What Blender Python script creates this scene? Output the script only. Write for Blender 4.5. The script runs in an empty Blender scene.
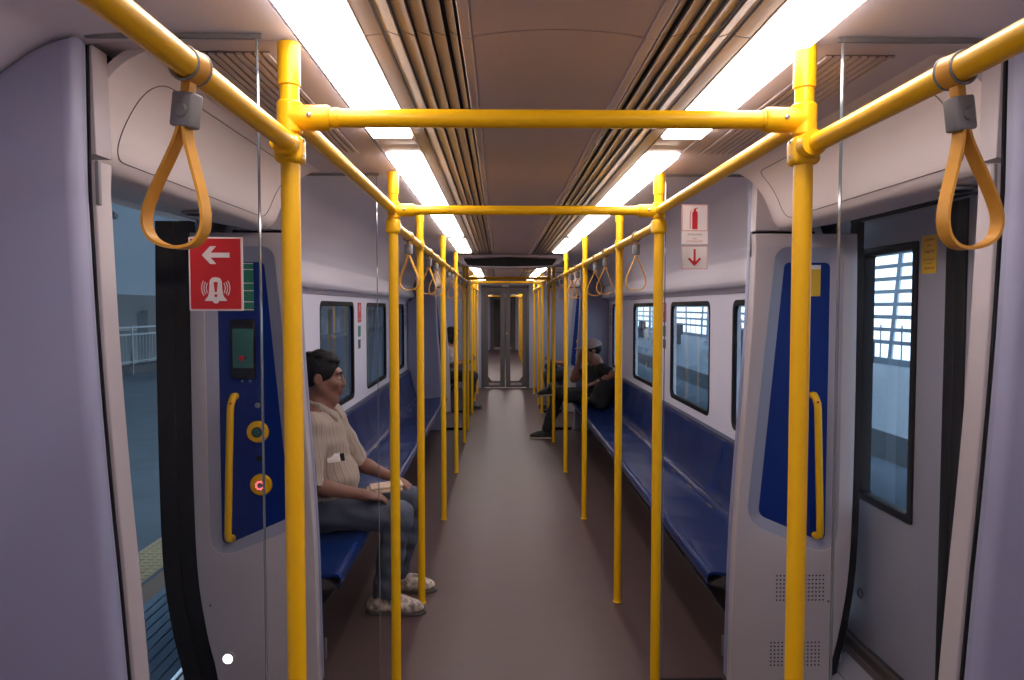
import bpy, bmesh, math, random
import numpy as np
from mathutils import Vector, Matrix

random.seed(7)
COL = bpy.context.scene.collection
SC = bpy.context.scene
PI = math.pi

# ------------------------------------------------------------------ materials
def new_mat(name):
    m = bpy.data.materials.new(name); m.use_nodes = True
    return m, m.node_tree, m.node_tree.nodes['Principled BSDF']

def mat(name, col, rough=0.5, metal=0.0, spec=0.5, coat=0.0, noise=0.0, nscale=30, bump=0.0, bscale=200, stretch=None):
    m, nt, b = new_mat(name)
    b.inputs['Base Color'].default_value = (*col, 1)
    b.inputs['Roughness'].default_value = rough
    b.inputs['Metallic'].default_value = metal
    b.inputs['Specular IOR Level'].default_value = spec
    b.inputs['Coat Weight'].default_value = coat
    b.inputs['Coat Roughness'].default_value = 0.12
    tc = nt.nodes.new('ShaderNodeTexCoord')
    src = tc.outputs['Object']
    if stretch:
        mp = nt.nodes.new('ShaderNodeMapping'); mp.inputs['Scale'].default_value = stretch
        nt.links.new(src, mp.inputs['Vector']); src = mp.outputs['Vector']
    if noise > 0:
        n = nt.nodes.new('ShaderNodeTexNoise'); n.inputs['Scale'].default_value = nscale; n.inputs['Detail'].default_value = 4
        nt.links.new(src, n.inputs['Vector'])
        r = nt.nodes.new('ShaderNodeValToRGB')
        r.color_ramp.elements[0].position = 0.3; r.color_ramp.elements[1].position = 0.7
        r.color_ramp.elements[0].color = (*[c*(1-noise) for c in col], 1)
        r.color_ramp.elements[1].color = (*[min(1, c*(1+noise)) for c in col], 1)
        nt.links.new(n.outputs['Fac'], r.inputs['Fac']); nt.links.new(r.outputs['Color'], b.inputs['Base Color'])
    if bump > 0:
        n2 = nt.nodes.new('ShaderNodeTexNoise'); n2.inputs['Scale'].default_value = bscale
        nt.links.new(src, n2.inputs['Vector'])
        bp = nt.nodes.new('ShaderNodeBump'); bp.inputs['Strength'].default_value = bump; bp.inputs['Distance'].default_value = 0.002
        nt.links.new(n2.outputs['Fac'], bp.inputs['Height']); nt.links.new(bp.outputs['Normal'], b.inputs['Normal'])
    return m

def emit_mat(name, col, s):
    m, nt, b = new_mat(name)
    b.inputs['Base Color'].default_value = (*col, 1)
    b.inputs['Emission Color'].default_value = (*col, 1)
    b.inputs['Emission Strength'].default_value = s
    return m

def glass_mat(name, tint, rough=0.0, ior=1.45, boost=1.0):
    m = bpy.data.materials.new(name); m.use_nodes = True
    nt = m.node_tree; nt.nodes.clear()
    out = nt.nodes.new('ShaderNodeOutputMaterial')
    tr = nt.nodes.new('ShaderNodeBsdfTransparent'); tr.inputs['Color'].default_value = (*tint, 1)
    gl = nt.nodes.new('ShaderNodeBsdfGlossy'); gl.inputs['Roughness'].default_value = rough
    gl.inputs['Color'].default_value = (boost, boost, boost, 1)
    fr = nt.nodes.new('ShaderNodeFresnel'); fr.inputs['IOR'].default_value = ior
    mx = nt.nodes.new('ShaderNodeMixShader')
    ge = nt.nodes.new('ShaderNodeNewGeometry'); mt = nt.nodes.new('ShaderNodeMath'); mt.operation = 'SUBTRACT'; mt.inputs[0].default_value = 1
    mu = nt.nodes.new('ShaderNodeMath'); mu.operation = 'MULTIPLY'      # one reflection per pane, none on leaving the glass
    nt.links.new(ge.outputs['Backfacing'], mt.inputs[1]); nt.links.new(mt.outputs[0], mu.inputs[0]); nt.links.new(fr.outputs['Fac'], mu.inputs[1])
    nt.links.new(mu.outputs[0], mx.inputs['Fac'])
    nt.links.new(tr.outputs['BSDF'], mx.inputs[1]); nt.links.new(gl.outputs['BSDF'], mx.inputs[2])
    nt.links.new(mx.outputs['Shader'], out.inputs['Surface'])
    return m

def stripe_mat(name):
    m, nt, b = new_mat(name)
    b.inputs['Roughness'].default_value = 0.85
    tc = nt.nodes.new('ShaderNodeTexCoord')
    sp = nt.nodes.new('ShaderNodeSeparateXYZ'); nt.links.new(tc.outputs['Object'], sp.inputs[0])
    def mth(op, a, b=None):
        n = nt.nodes.new('ShaderNodeMath'); n.operation = op
        for q, v in ((0, a), (1, b)):
            if v is None: continue
            if isinstance(v, (int, float)): n.inputs[q].default_value = v
            else: nt.links.new(v, n.inputs[q])
        return n.outputs[0]
    ang = mth('ARCTAN2', sp.outputs[1], mth('ADD', sp.outputs[0], .22))     # stripes fan out round the torso
    class w: outputs = {'Fac': mth('FRACT', mth('MULTIPLY', ang, 11.5))}
    r = nt.nodes.new('ShaderNodeValToRGB'); e = r.color_ramp.elements
    e[0].position = 0.0; e[0].color = (.17, .105, .075, 1)
    e[1].position = 0.16; e[1].color = (.40, .32, .265, 1)
    k = e.new(0.55); k.color = (.43, .35, .295, 1)
    k = e.new(0.62); k.color = (.33, .235, .18, 1)
    k = e.new(0.70); k.color = (.41, .335, .28, 1)
    nt.links.new(w.outputs['Fac'], r.inputs['Fac']); nt.links.new(r.outputs['Color'], b.inputs['Base Color'])
    return m

M = {}
M['yellow'] = mat('yellow_paint', (.84, .45, .004), .38, spec=.35, coat=.12)
M['strap'] = mat('amber_strap', (.66, .31, .035), .45, noise=.12, nscale=20)
M['grey_plastic'] = mat('grey_plastic', (.20, .19, .20), .45, bump=.2)
M['lilac'] = mat('lilac_panel', (.285, .285, .42), .42, spec=.4, bump=.05, bscale=500)
M['white_panel'] = mat('pale_wall_panel', (.70, .68, .80), .42, spec=.4)
M['cream'] = mat('cream_cabinet', (.475, .415, .44), .42, spec=.4, bump=.05, bscale=500)
M['lavender'] = mat('lavender_recess', (.31, .305, .40), .4)
M['header'] = mat('door_header_panel', (.87, .76, .75), .5)
M['ceiling'] = mat('ceiling_panel', (.62, .53, .57), .5)
M['slat'] = mat('ceiling_slats', (.36, .29, .265), .38)
M['dark'] = mat('dark_void', (.018, .016, .018), .7)
M['black'] = mat('black_rubber', (.006, .0055, .007), .6, spec=.15)
M['black_gloss'] = mat('black_gloss', (.012, .011, .013), .2)
M['seam'] = mat('seam_shadow_gap', (.19, .15, .15), .8)
M['floor'] = mat('rubber_floor', (.074, .046, .046), .40, spec=.34, noise=.06, nscale=9, bump=.08, bscale=300)
M['blue'] = mat('blue_seat_plastic', (.004, .022, .125), .24, spec=.32, coat=.0)
M['blue_panel'] = mat('blue_inset', (.003, .022, .18), .4, spec=.25)
M['seat_trim'] = mat('dark_blue_ledge', (.03, .04, .10), .4)
M['under'] = mat('under_seat_grey', (.07, .06, .065), .6)
M['steel'] = mat('steel', (.45, .43, .45), .32, metal=.9)
M['sill'] = mat('brown_metal_sill', (.16, .12, .115), .4, metal=.5)
M['plate'] = mat('threshold_plate', (.30, .29, .34), .45)
M['door'] = mat('door_leaf_paint', (.31, .305, .37), .4)
M['red_sign'] = mat('red_sign', (.55, .012, .018), .4)
M['white_sign'] = mat('white_sign', (.78, .70, .68), .45)
M['red_ink'] = mat('red_ink', (.52, .008, .02), .5)
M['grey_ink'] = mat('grey_ink', (.30, .26, .26), .5)
M['pink_ink'] = mat('pink_border', (.62, .30, .29), .5)
M['yellow_label'] = mat('yellow_label', (.72, .42, .02), .5)
M['brown_ink'] = mat('brown_ink', (.20, .10, .01), .5)
M['green_label'] = mat('green_label', (.02, .20, .12), .5)
M['lcd'] = mat('green_display', (.035, .14, .12), .25)
M['glass'] = glass_mat('clear_screen_glass', (.955, .96, .965), 0, 1.30)
M['glass_edge'] = mat('glass_edge', (.13, .15, .18), .12, spec=.9)
M['tint'] = glass_mat('tinted_window_glass', (.74, .80, .84), 0, 1.42)
M['lamp'] = emit_mat('lamp_diffuser', (1.0, .90, .86), 12.0)
M['lamp_white'] = emit_mat('marker_lamp', (1, .93, .88), 6)
M['led_red'] = emit_mat('red_led', (1, .12, .12), 2.0)
M['gangway'] = mat('gangway_door_frame', (.10, .085, .085), .45)
M['end_wall'] = mat('end_wall_blue_grey', (.36, .38, .52), .45)
M['skin'] = mat('skin', (.235, .105, .072), .5, noise=.08, nscale=15)
M['lips'] = mat('lips', (.25, .09, .075), .45)
M['eye'] = mat('eye_white', (.5, .46, .44), .3)
M['iris'] = mat('iris', (.015, .01, .008), .2)
M['hair'] = mat('black_hair', (.008, .007, .008), .6, spec=.2, bump=.6, bscale=150)
M['shirt'] = stripe_mat('striped_shirt')
M['jeans'] = mat('blue_jeans', (.072, .085, .125), .85, noise=.25, nscale=12, bump=.3, bscale=600)
M['dark_cloth'] = mat('black_cloth', (.013, .012, .013), .9, bump=.3)
M['dark_jeans'] = mat('dark_trousers', (.016, .016, .020), .9)
M['pale_top'] = mat('pale_blouse', (.36, .31, .32), .85)
M['maroon'] = mat('maroon_cloth', (.10, .025, .025), .85)
M['cap'] = mat('cap_fabric', (.33, .24, .24), .85, noise=.2, nscale=40)
M['sneaker'] = mat('sneaker_upper', (.40, .33, .29), .7, noise=.8, nscale=34)
M['dark_shoe'] = mat('dark_shoe', (.020, .017, .017), .6)
M['sole'] = mat('shoe_sole', (.05, .04, .04), .7)
M['sole_light'] = mat('pale_shoe_sole', (.40, .34, .31), .7)
M['paper'] = mat('folded_paper', (.62, .47, .36), .8, noise=.1, nscale=30)
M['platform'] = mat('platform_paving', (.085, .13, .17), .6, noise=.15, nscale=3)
M['tactile'] = mat('tactile_paving', (.46, .40, .25), .7)
M['edge_brown'] = mat('platform_edge_stone', (.28, .21, .17), .7)
M['rib'] = mat('ribbed_step_plate', (.16, .26, .36), .45)
M['rib_dark'] = mat('rib_gap', (.03, .045, .06), .7)
M['vault'] = mat('vault_cladding', (.12, .18, .235), .6)
M['station_dark'] = mat('station_concrete', (.05, .068, .085), .7)
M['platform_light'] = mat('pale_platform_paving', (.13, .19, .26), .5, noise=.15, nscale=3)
M['lattice'] = mat('facade_steel', (.42, .50, .58), .5)
M['track'] = mat('track_ballast', (.012, .016, .024), .95, noise=.4, nscale=40)
M['rail_steel'] = mat('railing_steel', (.18, .24, .28), .4, metal=.4)

# ------------------------------------------------------------------ object helpers
def finish(bm, name, mats, parent=None, smooth=35, recalc=True):
    if recalc:
        bmesh.ops.recalc_face_normals(bm, faces=bm.faces[:])
    me = bpy.data.meshes.new(name); bm.to_mesh(me); bm.free()
    return link_mesh(me, name, mats, parent, smooth)

def link_mesh(me, name, mats, parent=None, smooth=35):
    if not isinstance(mats, (list, tuple)): mats = [mats]
    for m in mats: me.materials.append(m)
    if smooth:
        me.polygons.foreach_set('use_smooth', [True]*len(me.polygons))
        if smooth < 180: me.set_sharp_from_angle(angle=math.radians(smooth))
    o = bpy.data.objects.new(name, me); COL.objects.link(o)
    if parent: o.parent = parent
    return o

def tag(o, label=None, cat=None, group=None, kind=None):
    if label: o['label'] = label
    if cat: o['category'] = cat
    if group: o['group'] = group
    if kind: o['kind'] = kind
    return o

def thing(name, label, cat, group=None, loc=(0, 0, 0), rz=0):
    o = bpy.data.objects.new(name, None); COL.objects.link(o)
    o.empty_display_size = .05; o.location = loc; o.rotation_euler = (0, 0, rz)
    return tag(o, label, cat, group)

def dup(root, loc, label=None, group=None, rz=None):
    r = root.copy(); COL.objects.link(r); r.location = loc
    if rz is not None: r.rotation_euler = (0, 0, rz)
    if label: r['label'] = label
    if group: r['group'] = group
    for ch in list(root.children):
        c = ch.copy(); COL.objects.link(c); c.parent = r
        for g in list(ch.children):
            d = g.copy(); COL.objects.link(d); d.parent = c
    return r

ORD = ['first', 'second', 'third', 'fourth', 'fifth', 'sixth', 'seventh', 'eighth', 'ninth', 'tenth', 'eleventh', 'twelfth']
SIDE = {-1: 'left', 1: 'right'}

# ------------------------------------------------------------------ geometry helpers
def box(bm, x0, x1, y0, y1, z0, z1, bev=0.0, seg=2, mi=0):
    t = bmesh.new()
    bmesh.ops.create_cube(t, size=1)
    for v in t.verts:
        v.co = Vector((x0+(v.co.x+.5)*(x1-x0), y0+(v.co.y+.5)*(y1-y0), z0+(v.co.z+.5)*(z1-z0)))
    if bev > 0:
        bmesh.ops.bevel(t, geom=t.edges[:], offset=bev, segments=seg, affect='EDGES', profile=.5)
    merge(bm, t, mi)

def merge(bm, t, mi=0, mtx=None):
    vm = {}
    for v in t.verts:
        vm[v] = bm.verts.new(mtx @ v.co if mtx else v.co)
    for f in t.faces:
        try:
            nf = bm.faces.new([vm[v] for v in f.verts]); nf.material_index = mi if mi else f.material_index
        except ValueError: pass
    t.free()

def prism(bm, pts, y0, y1, mi=0):
    """closed (x,z) polygon extruded along y"""
    a = [bm.verts.new((p[0], y0, p[1])) for p in pts]; b = [bm.verts.new((p[0], y1, p[1])) for p in pts]
    n = len(pts)
    for i in range(n):
        f = bm.faces.new((a[i], a[(i+1) % n], b[(i+1) % n], b[i])); f.material_index = mi
    f = bm.faces.new(a); f.material_index = mi
    f = bm.faces.new(b[::-1]); f.material_index = mi

def strip(bm, pts, th, y0, y1, mi=0, up=True):
    """open (x,z) polyline given thickness th (offset along its left normal) and extruded along y"""
    n = len(pts); off = []
    for i in range(n):
        p0 = Vector(pts[max(0, i-1)]); p1 = Vector(pts[min(n-1, i+1)])
        d = (p1-p0).normalized(); nn = Vector((-d.y, d.x))*th
        off.append((pts[i][0]+nn.x, pts[i][1]+nn.y))
    ra = [bm.verts.new((p[0], y0, p[1])) for p in pts]; rb = [bm.verts.new((p[0], y1, p[1])) for p in pts]
    oa = [bm.verts.new((p[0], y0, p[1])) for p in off]; ob = [bm.verts.new((p[0], y1, p[1])) for p in off]
    for i in range(n-1):
        for q in ((ra[i], ra[i+1], rb[i+1], rb[i]), (oa[i], ob[i], ob[i+1], oa[i+1]),
                  (ra[i], oa[i], oa[i+1], ra[i+1]), (rb[i], rb[i+1], ob[i+1], ob[i])):
            f = bm.faces.new(q); f.material_index = mi
    for q in ((ra[0], rb[0], ob[0], oa[0]), (ra[-1], oa[-1], ob[-1], rb[-1])):
        f = bm.faces.new(q); f.material_index = mi

def frames(path, closed=False, up=None):
    n = len(path); T = []
    for i in range(n):
        if closed: a, b = path[(i-1) % n], path[(i+1) % n]
        else: a, b = path[max(0, i-1)], path[min(n-1, i+1)]
        T.append((Vector(b)-Vector(a)).normalized())
    u = Vector(up) if up else (Vector((0, 0, 1)) if abs(T[0].z) < .9 else Vector((1, 0, 0)))
    out = []
    for t in T:
        s = t.cross(u)
        s.normalize(); v = s.cross(t).normalized(); out.append((s, v))
        if not up: u = v
    return out

def sweep(bm, path, section, closed=False, up=None, mi=0, scales=None):
    fr = frames(path, closed, up); rings = []
    for i, (p, (s, v)) in enumerate(zip(path, fr)):
        k = scales[i] if scales else 1
        rings.append([bm.verts.new(Vector(p)+s*(a*k)+v*(b*k)) for a, b in section])
    m = len(section); n = len(path)
    for i in range(n if closed else n-1):
        A, B = rings[i], rings[(i+1) % n]
        for j in range(m):
            f = bm.faces.new((A[j], A[(j+1) % m], B[(j+1) % m], B[j])); f.material_index = mi
    if not closed:
        f = bm.faces.new(rings[0][::-1]); f.material_index = mi
        f = bm.faces.new(rings[-1]); f.material_index = mi

def circ(r, n=14): return [(r*math.cos(2*PI*i/n), r*math.sin(2*PI*i/n)) for i in range(n)]

def tube(bm, path, r, n=14, closed=False, up=None, mi=0, scales=None):
    sweep(bm, path, circ(r, n), closed, up, mi, scales)

def lathe(bm, prof, c=(0, 0, 0), axis='z', n=24, mi=0):
    """prof: list of (r, h); revolved about an axis through c"""
    c = Vector(c); rings = []
    for r, h in prof:
        ring = []
        for i in range(n):
            a = 2*PI*i/n; p = (r*math.cos(a), r*math.sin(a), h)
            if axis == 'y': p = (p[0], p[2], p[1])
            if axis == 'x': p = (p[2], p[0], p[1])
            ring.append(bm.verts.new(c+Vector(p)))
        rings.append(ring)
    for A, B in zip(rings, rings[1:]):
        for j in range(n):
            f = bm.faces.new((A[j], A[(j+1) % n], B[(j+1) % n], B[j])); f.material_index = mi
    f = bm.faces.new(rings[0][::-1]); f.material_index = mi
    f = bm.faces.new(rings[-1]); f.material_index = mi

def rpoly(pts, rad, seg=6):
    """round the corners of a 2-D polygon; rad scalar or list"""
    n = len(pts); out = []
    for i in range(n):
        r = rad[i] if isinstance(rad, (list, tuple)) else rad
        p = Vector(pts[i]); a = Vector(pts[i-1]); b = Vector(pts[(i+1) % n])
        if r <= 0: out.append(tuple(p)); continue
        da = (a-p).normalized(); db = (b-p).normalized()
        ang = da.angle(db); t = min(r/math.tan(ang/2), (a-p).length*.49, (b-p).length*.49)
        p0 = p+da*t; p1 = p+db*t
        for k in range(seg+1):
            u = k/seg
            q = p0*(1-u)**2+p*2*u*(1-u)+p1*u**2
            out.append((q.x, q.y))
    return out

def rrect(x0, x1, y0, y1, r, seg=6): return rpoly([(x0, y0), (x1, y0), (x1, y1), (x0, y1)], r, seg)

def flat(outer, holes=(), depth=.01, bevel=0.0):
    """flat plate with holes in the XY plane, thickness along z centred on 0 -> bmesh"""
    cu = bpy.data.curves.new('outline', 'CURVE'); cu.dimensions = '2D'; cu.fill_mode = 'BOTH'
    cu.extrude = max(0, depth/2-bevel); cu.bevel_depth = bevel; cu.bevel_resolution = 2
    if bevel: cu.offset = -bevel
    for loop in [outer, *holes]:
        s = cu.splines.new('POLY'); s.points.add(len(loop)-1)
        for p, q in zip(s.points, loop): p.co = (q[0], q[1], 0, 1)
        s.use_cyclic_u = True
    o = bpy.data.objects.new('outline', cu); COL.objects.link(o)
    dg = bpy.context.evaluated_depsgraph_get(); dg.update()
    me = bpy.data.meshes.new_from_object(o.evaluated_get(dg))
    bm = bmesh.new(); bm.from_mesh(me)
    bmesh.ops.remove_doubles(bm, verts=bm.verts[:], dist=1e-6)
    for f in bm.faces: f.material_index = 0
    bpy.data.objects.remove(o); bpy.data.curves.remove(cu); bpy.data.meshes.remove(me)
    return bm

def XZ(y): return Matrix(((1, 0, 0, 0), (0, 0, -1, y), (0, 1, 0, 0), (0, 0, 0, 1)))      # plane normal -y
def YZ(x, s): return Matrix(((0, 0, s, x), (1, 0, 0, 0), (0, 1, 0, 0), (0, 0, 0, 1)))    # u->y v->z

def plate(bm, outer, y, depth, holes=(), bevel=0, mi=0):
    merge(bm, flat(outer, holes, depth, bevel), mi, XZ(y))

def text_bm(body, size, align='CENTER'):
    cu = bpy.data.curves.new('lettering', 'FONT'); cu.body = body; cu.size = size; cu.align_x = align; cu.align_y = 'CENTER'
    cu.extrude = .0004; cu.resolution_u = 2
    o = bpy.data.objects.new('lettering', cu); COL.objects.link(o)
    dg = bpy.context.evaluated_depsgraph_get(); dg.update()
    me = bpy.data.meshes.new_from_object(o.evaluated_get(dg))
    bm = bmesh.new(); bm.from_mesh(me)
    for f in bm.faces: f.material_index = 0
    bpy.data.objects.remove(o); bpy.data.curves.remove(cu); bpy.data.meshes.remove(me)
    return bm

# ------------------------------------------------------------------ camera, world
cam = bpy.data.cameras.new('camera'); cam.sensor_width = 36; cam.lens = 25.3; cam.clip_start = .02
co = bpy.data.objects.new('camera', cam); COL.objects.link(co)
co.location = (-.105, 0, 1.58); co.rotation_euler = (PI/2-.0444, 0, -.0167)
SC.camera = co
cam.dof.use_dof = False

w = bpy.data.worlds.new('sky'); w.use_nodes = True; SC.world = w
bg = w.node_tree.nodes['Background']; bg.inputs['Color'].default_value = (.74, .87, 1.0, 1); bg.inputs['Strength'].default_value = 3.3

# ------------------------------------------------------------------ train layout (metres, y runs down the car)
V1N, V1F = 1.50, 2.90          # faces of the end cabinets either side of the near doors
V2N, V2F = 9.32, 10.80         # the same at the far doors
BACK, END = -2.6, 14.2
PX = .525                      # poles stand at +-PX
ZC = 2.12
BAYS = [(BACK, V1N-.01), (V1F+.06, V2N-.06), (V2F+.06, END)]

def catmull(pts, n=6):
    out = []
    for i in range(len(pts)-1):
        p0 = pts[max(0, i-1)]; p1 = pts[i]; p2 = pts[i+1]; p3 = pts[min(len(pts)-1, i+2)]
        for k in range(n):
            t = k/n
            out.append(tuple(.5*((2*b)+(c-a)*t+(2*a-5*b+4*c-d)*t*t+(-a+3*b-3*c+d)*t**3) for a, b, c, d in zip(p0, p1, p2, p3)))
    out.append(tuple(pts[-1])); return out

CAB_IN = catmull([(.850, 0), (.853, .2), (.862, .6), (.882, .95), (.900, 1.2), (.917, 1.5), (.930, 1.885)], 4)
CAB_OUT = catmull([(1.255, 0), (1.27, .1), (1.303, .25), (1.335, .5), (1.345, .9), (1.345, 1.5), (1.34, 1.885)], 4)
COVE = catmull([(.515, 2.12), (.75, 2.122), (.93, 2.112), (1.0, 2.09), (1.06, 2.052), (1.125, 1.995), (1.18, 1.915), (1.208, 1.845)], 4)[:-1] + \
    catmull([(1.208, 1.845), (1.208, 1.80), (1.198, 1.755), (1.197, 1.725), (1.212, 1.704)], 4) + [(1.268, 1.698), (1.274, 1.672), (1.292, 1.668)]
HEAD = [(.515, 2.12), (.82, 2.121)] + catmull([(.85, 2.119), (.895, 2.095), (.935, 2.055), (.965, 2.005), (.984, 1.96), (1.0, 1.925), (1.03, 1.897), (1.09, 1.891)], 5) + [(1.30, 1.93), (1.50, 1.978)]

def sx(pts, s): return [(s*p[0], p[1]) for p in pts]

def struct(o): return tag(o, kind='structure')

DX = .012      # the ceiling centre line sits a touch right of the pole rows
def ceiling(y0, y1, bays, vests, seams):
    """0 panel, 1 slats, 2 dark void, 3 painted cove"""
    bm = bmesh.new()
    ys = [y0]+[v for v in seams if y0 < v < y1]+[y1]
    arch = [(x+DX, 2.117+.014*(1-(x/.17)**2)) for x in np.linspace(-.17, .17, 13)]
    for a, b in zip(ys, ys[1:]):
        strip(bm, arch, .012, a+.003, b-.003, 0)
        for s in (-1, 1):
            box(bm, *sorted((s*.172+DX, s*.194+DX)), a+.003, b-.003, 2.112, 2.14, .002, 1, 0)       # inner trim
            for x0, x1 in ((.201, .217), (.224, .251), (.2545, .282), (.2855, .313), (.3165, .345)):
                prism(bm, [(s*x0+DX, 2.118), (s*x1+DX, 2.127), (s*x1+DX, 2.134), (s*(x0+.001)+DX, 2.126)], a+.003, b-.003, 1)
            prism(bm, [(s*.3485+DX, 2.121), (s*.386+DX, 2.116), (s*.386+DX, 2.13), (s*.349+DX, 2.13)], a+.003, b-.003, 1)
    box(bm, -.40, .40, y0, y1, 2.155, 2.17, mi=2)
    for s in (-1, 1):
        for a, b in bays: strip(bm, sx(COVE, s), .03*s, a, b, 3)
        for a, b in vests:
            strip(bm, sx([(.515, 2.12), (.82, 2.121), (.95, 2.123)], s), .02*s, a, b, 0)
    box(bm, -1.52, 1.52, y0, y1, 2.22, 2.26, mi=2)
    return struct(finish(bm, 'ceiling', [M['ceiling'], M['slat'], M['dark'], M['cove']], None, 35))

M['cove'] = mat('painted_cove', (.68, .645, .74), .45)

ceiling(BACK, END, BAYS, [(V1N-.01, V1F+.06), (V2N-.06, V2F+.06)], [1.45, 5.7, 9.95])

# floor
bm = bmesh.new(); box(bm, -1.20, 1.20, BACK, END, -.06, 0)
for a, b in BAYS:
    for s in (-1, 1): box(bm, *sorted((s*1.20, s*1.40)), a, b, -.06, 0)
struct(finish(bm, 'floor', M['floor'], None, 0))

# ------------------------------------------------------------------ side walls with windows
WINS = {0: [], 1: [(3.10, 4.30), (4.75, 5.87), (6.40, 7.52), (8.22, 8.92)], 2: [(11.35, 12.45), (12.85, 13.6)]}
WZ0, WZ1 = .85, 1.63
nwin = [0]
def make_window(s, y0, y1, z0, z1, x):
    nwin[0] += 1
    o = bpy.data.objects.new(f'window_{nwin[0]}', None); COL.objects.link(o); o.location = (s*x, (y0+y1)/2, z0); struct(o)
    hy, hz = (y1-y0)/2, z1-z0
    bm = flat(rrect(-hy, hy, 0, hz, .075), [rrect(-hy+.035, hy-.035, .035, hz-.035, .06)], .022, .004)
    t = bmesh.new(); merge(t, bm, 0, YZ(0, s)); finish(t, 'window_gasket', M['black'], o)
    bm = flat(rrect(-hy+.03, hy-.03, .03, hz-.03, .06), [], .006)
    t = bmesh.new(); merge(t, bm, 0, YZ(s*.012, s)); finish(t, 'window_pane', M['tint'], o, 0)
    return o

def side_wall(s, bay, wins):
    a, b = bay
    holes = [rrect(y0+.008, y1-.008, WZ0+.008, WZ1-.008, .07) for y0, y1 in wins]
    bm = flat([(a, 0), (b, 0), (b, 2.2), (a, 2.2)], holes, .05)
    t = bmesh.new(); merge(t, bm, 0, YZ(s*1.315, s))
    struct(finish(t, f'wall_{SIDE[s]}', M['white_panel'], None, 30))
    for y0, y1 in wins: make_window(s, y0, y1, WZ0, WZ1, 1.300)
for i, bay in enumerate(BAYS):
    for s in (-1, 1): side_wall(s, bay, WINS[i])
# wall behind the camera and the two halves of the far end wall
bm = bmesh.new(); box(bm, -1.5, 1.5, BACK-.06, BACK, 0, 2.2); struct(finish(bm, 'wall_back', M['white_panel'], None, 0))

# ------------------------------------------------------------------ the doorway zone: header, cabinets, glass, doors
def door_header(s, y0, y1, near):
    o = bpy.data.objects.new('trim_1' if s < 0 else 'trim_2', None); COL.objects.link(o); o.location = (s*1.0, (y0+y1)/2, 1.9); struct(o)
    inv = Matrix.Translation(-o.location)
    bm = bmesh.new(); strip(bm, sx(HEAD[1:], s), .02*s, y0+(.05 if near else 0), y1)
    box(bm, *sorted((s*1.46, s*1.55)), y0-.3, y1+.6, 1.97, 2.25)
    bm.transform(inv); finish(bm, 'header_cover', M['header'], o, 40)
    # seam of the removable cover, following its curve
    def pt(i): return Vector((s*(HEAD[i][0]-.0), 0, HEAD[i][1]))
    prof = [Vector((s*x, 0, z)) for x, z in HEAD[2:]]
    def along(d):          # point at arc length d from profile start
        for p, q in zip(prof, prof[1:]):
            L = (q-p).length
            if d <= L: return p+(q-p)*(d/L)
            d -= L
        return prof[-1]
    ya, yb, d0, d1, r = y0+.19, y1-.12, .040, .255, .06
    loop = rpoly([(ya, d0), (yb, d0), (yb, d1), (ya, d1)], r, 6)
    dense = []
    for p, q in zip(loop, loop[1:]+loop[:1]):
        for k in range(8): dense.append((p[0]+(q[0]-p[0])*k/8, p[1]+(q[1]-p[1])*k/8))
    path = []
    for y, d in dense:
        p = along(d); path.append(Vector((p.x-s*.0008, y, p.z)))
    bm = bmesh.new(); tube(bm, path, .0014, 5, True); bm.transform(inv)
    finish(bm, 'cover_seam', M['seam'], o, 60)
    return o

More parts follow.
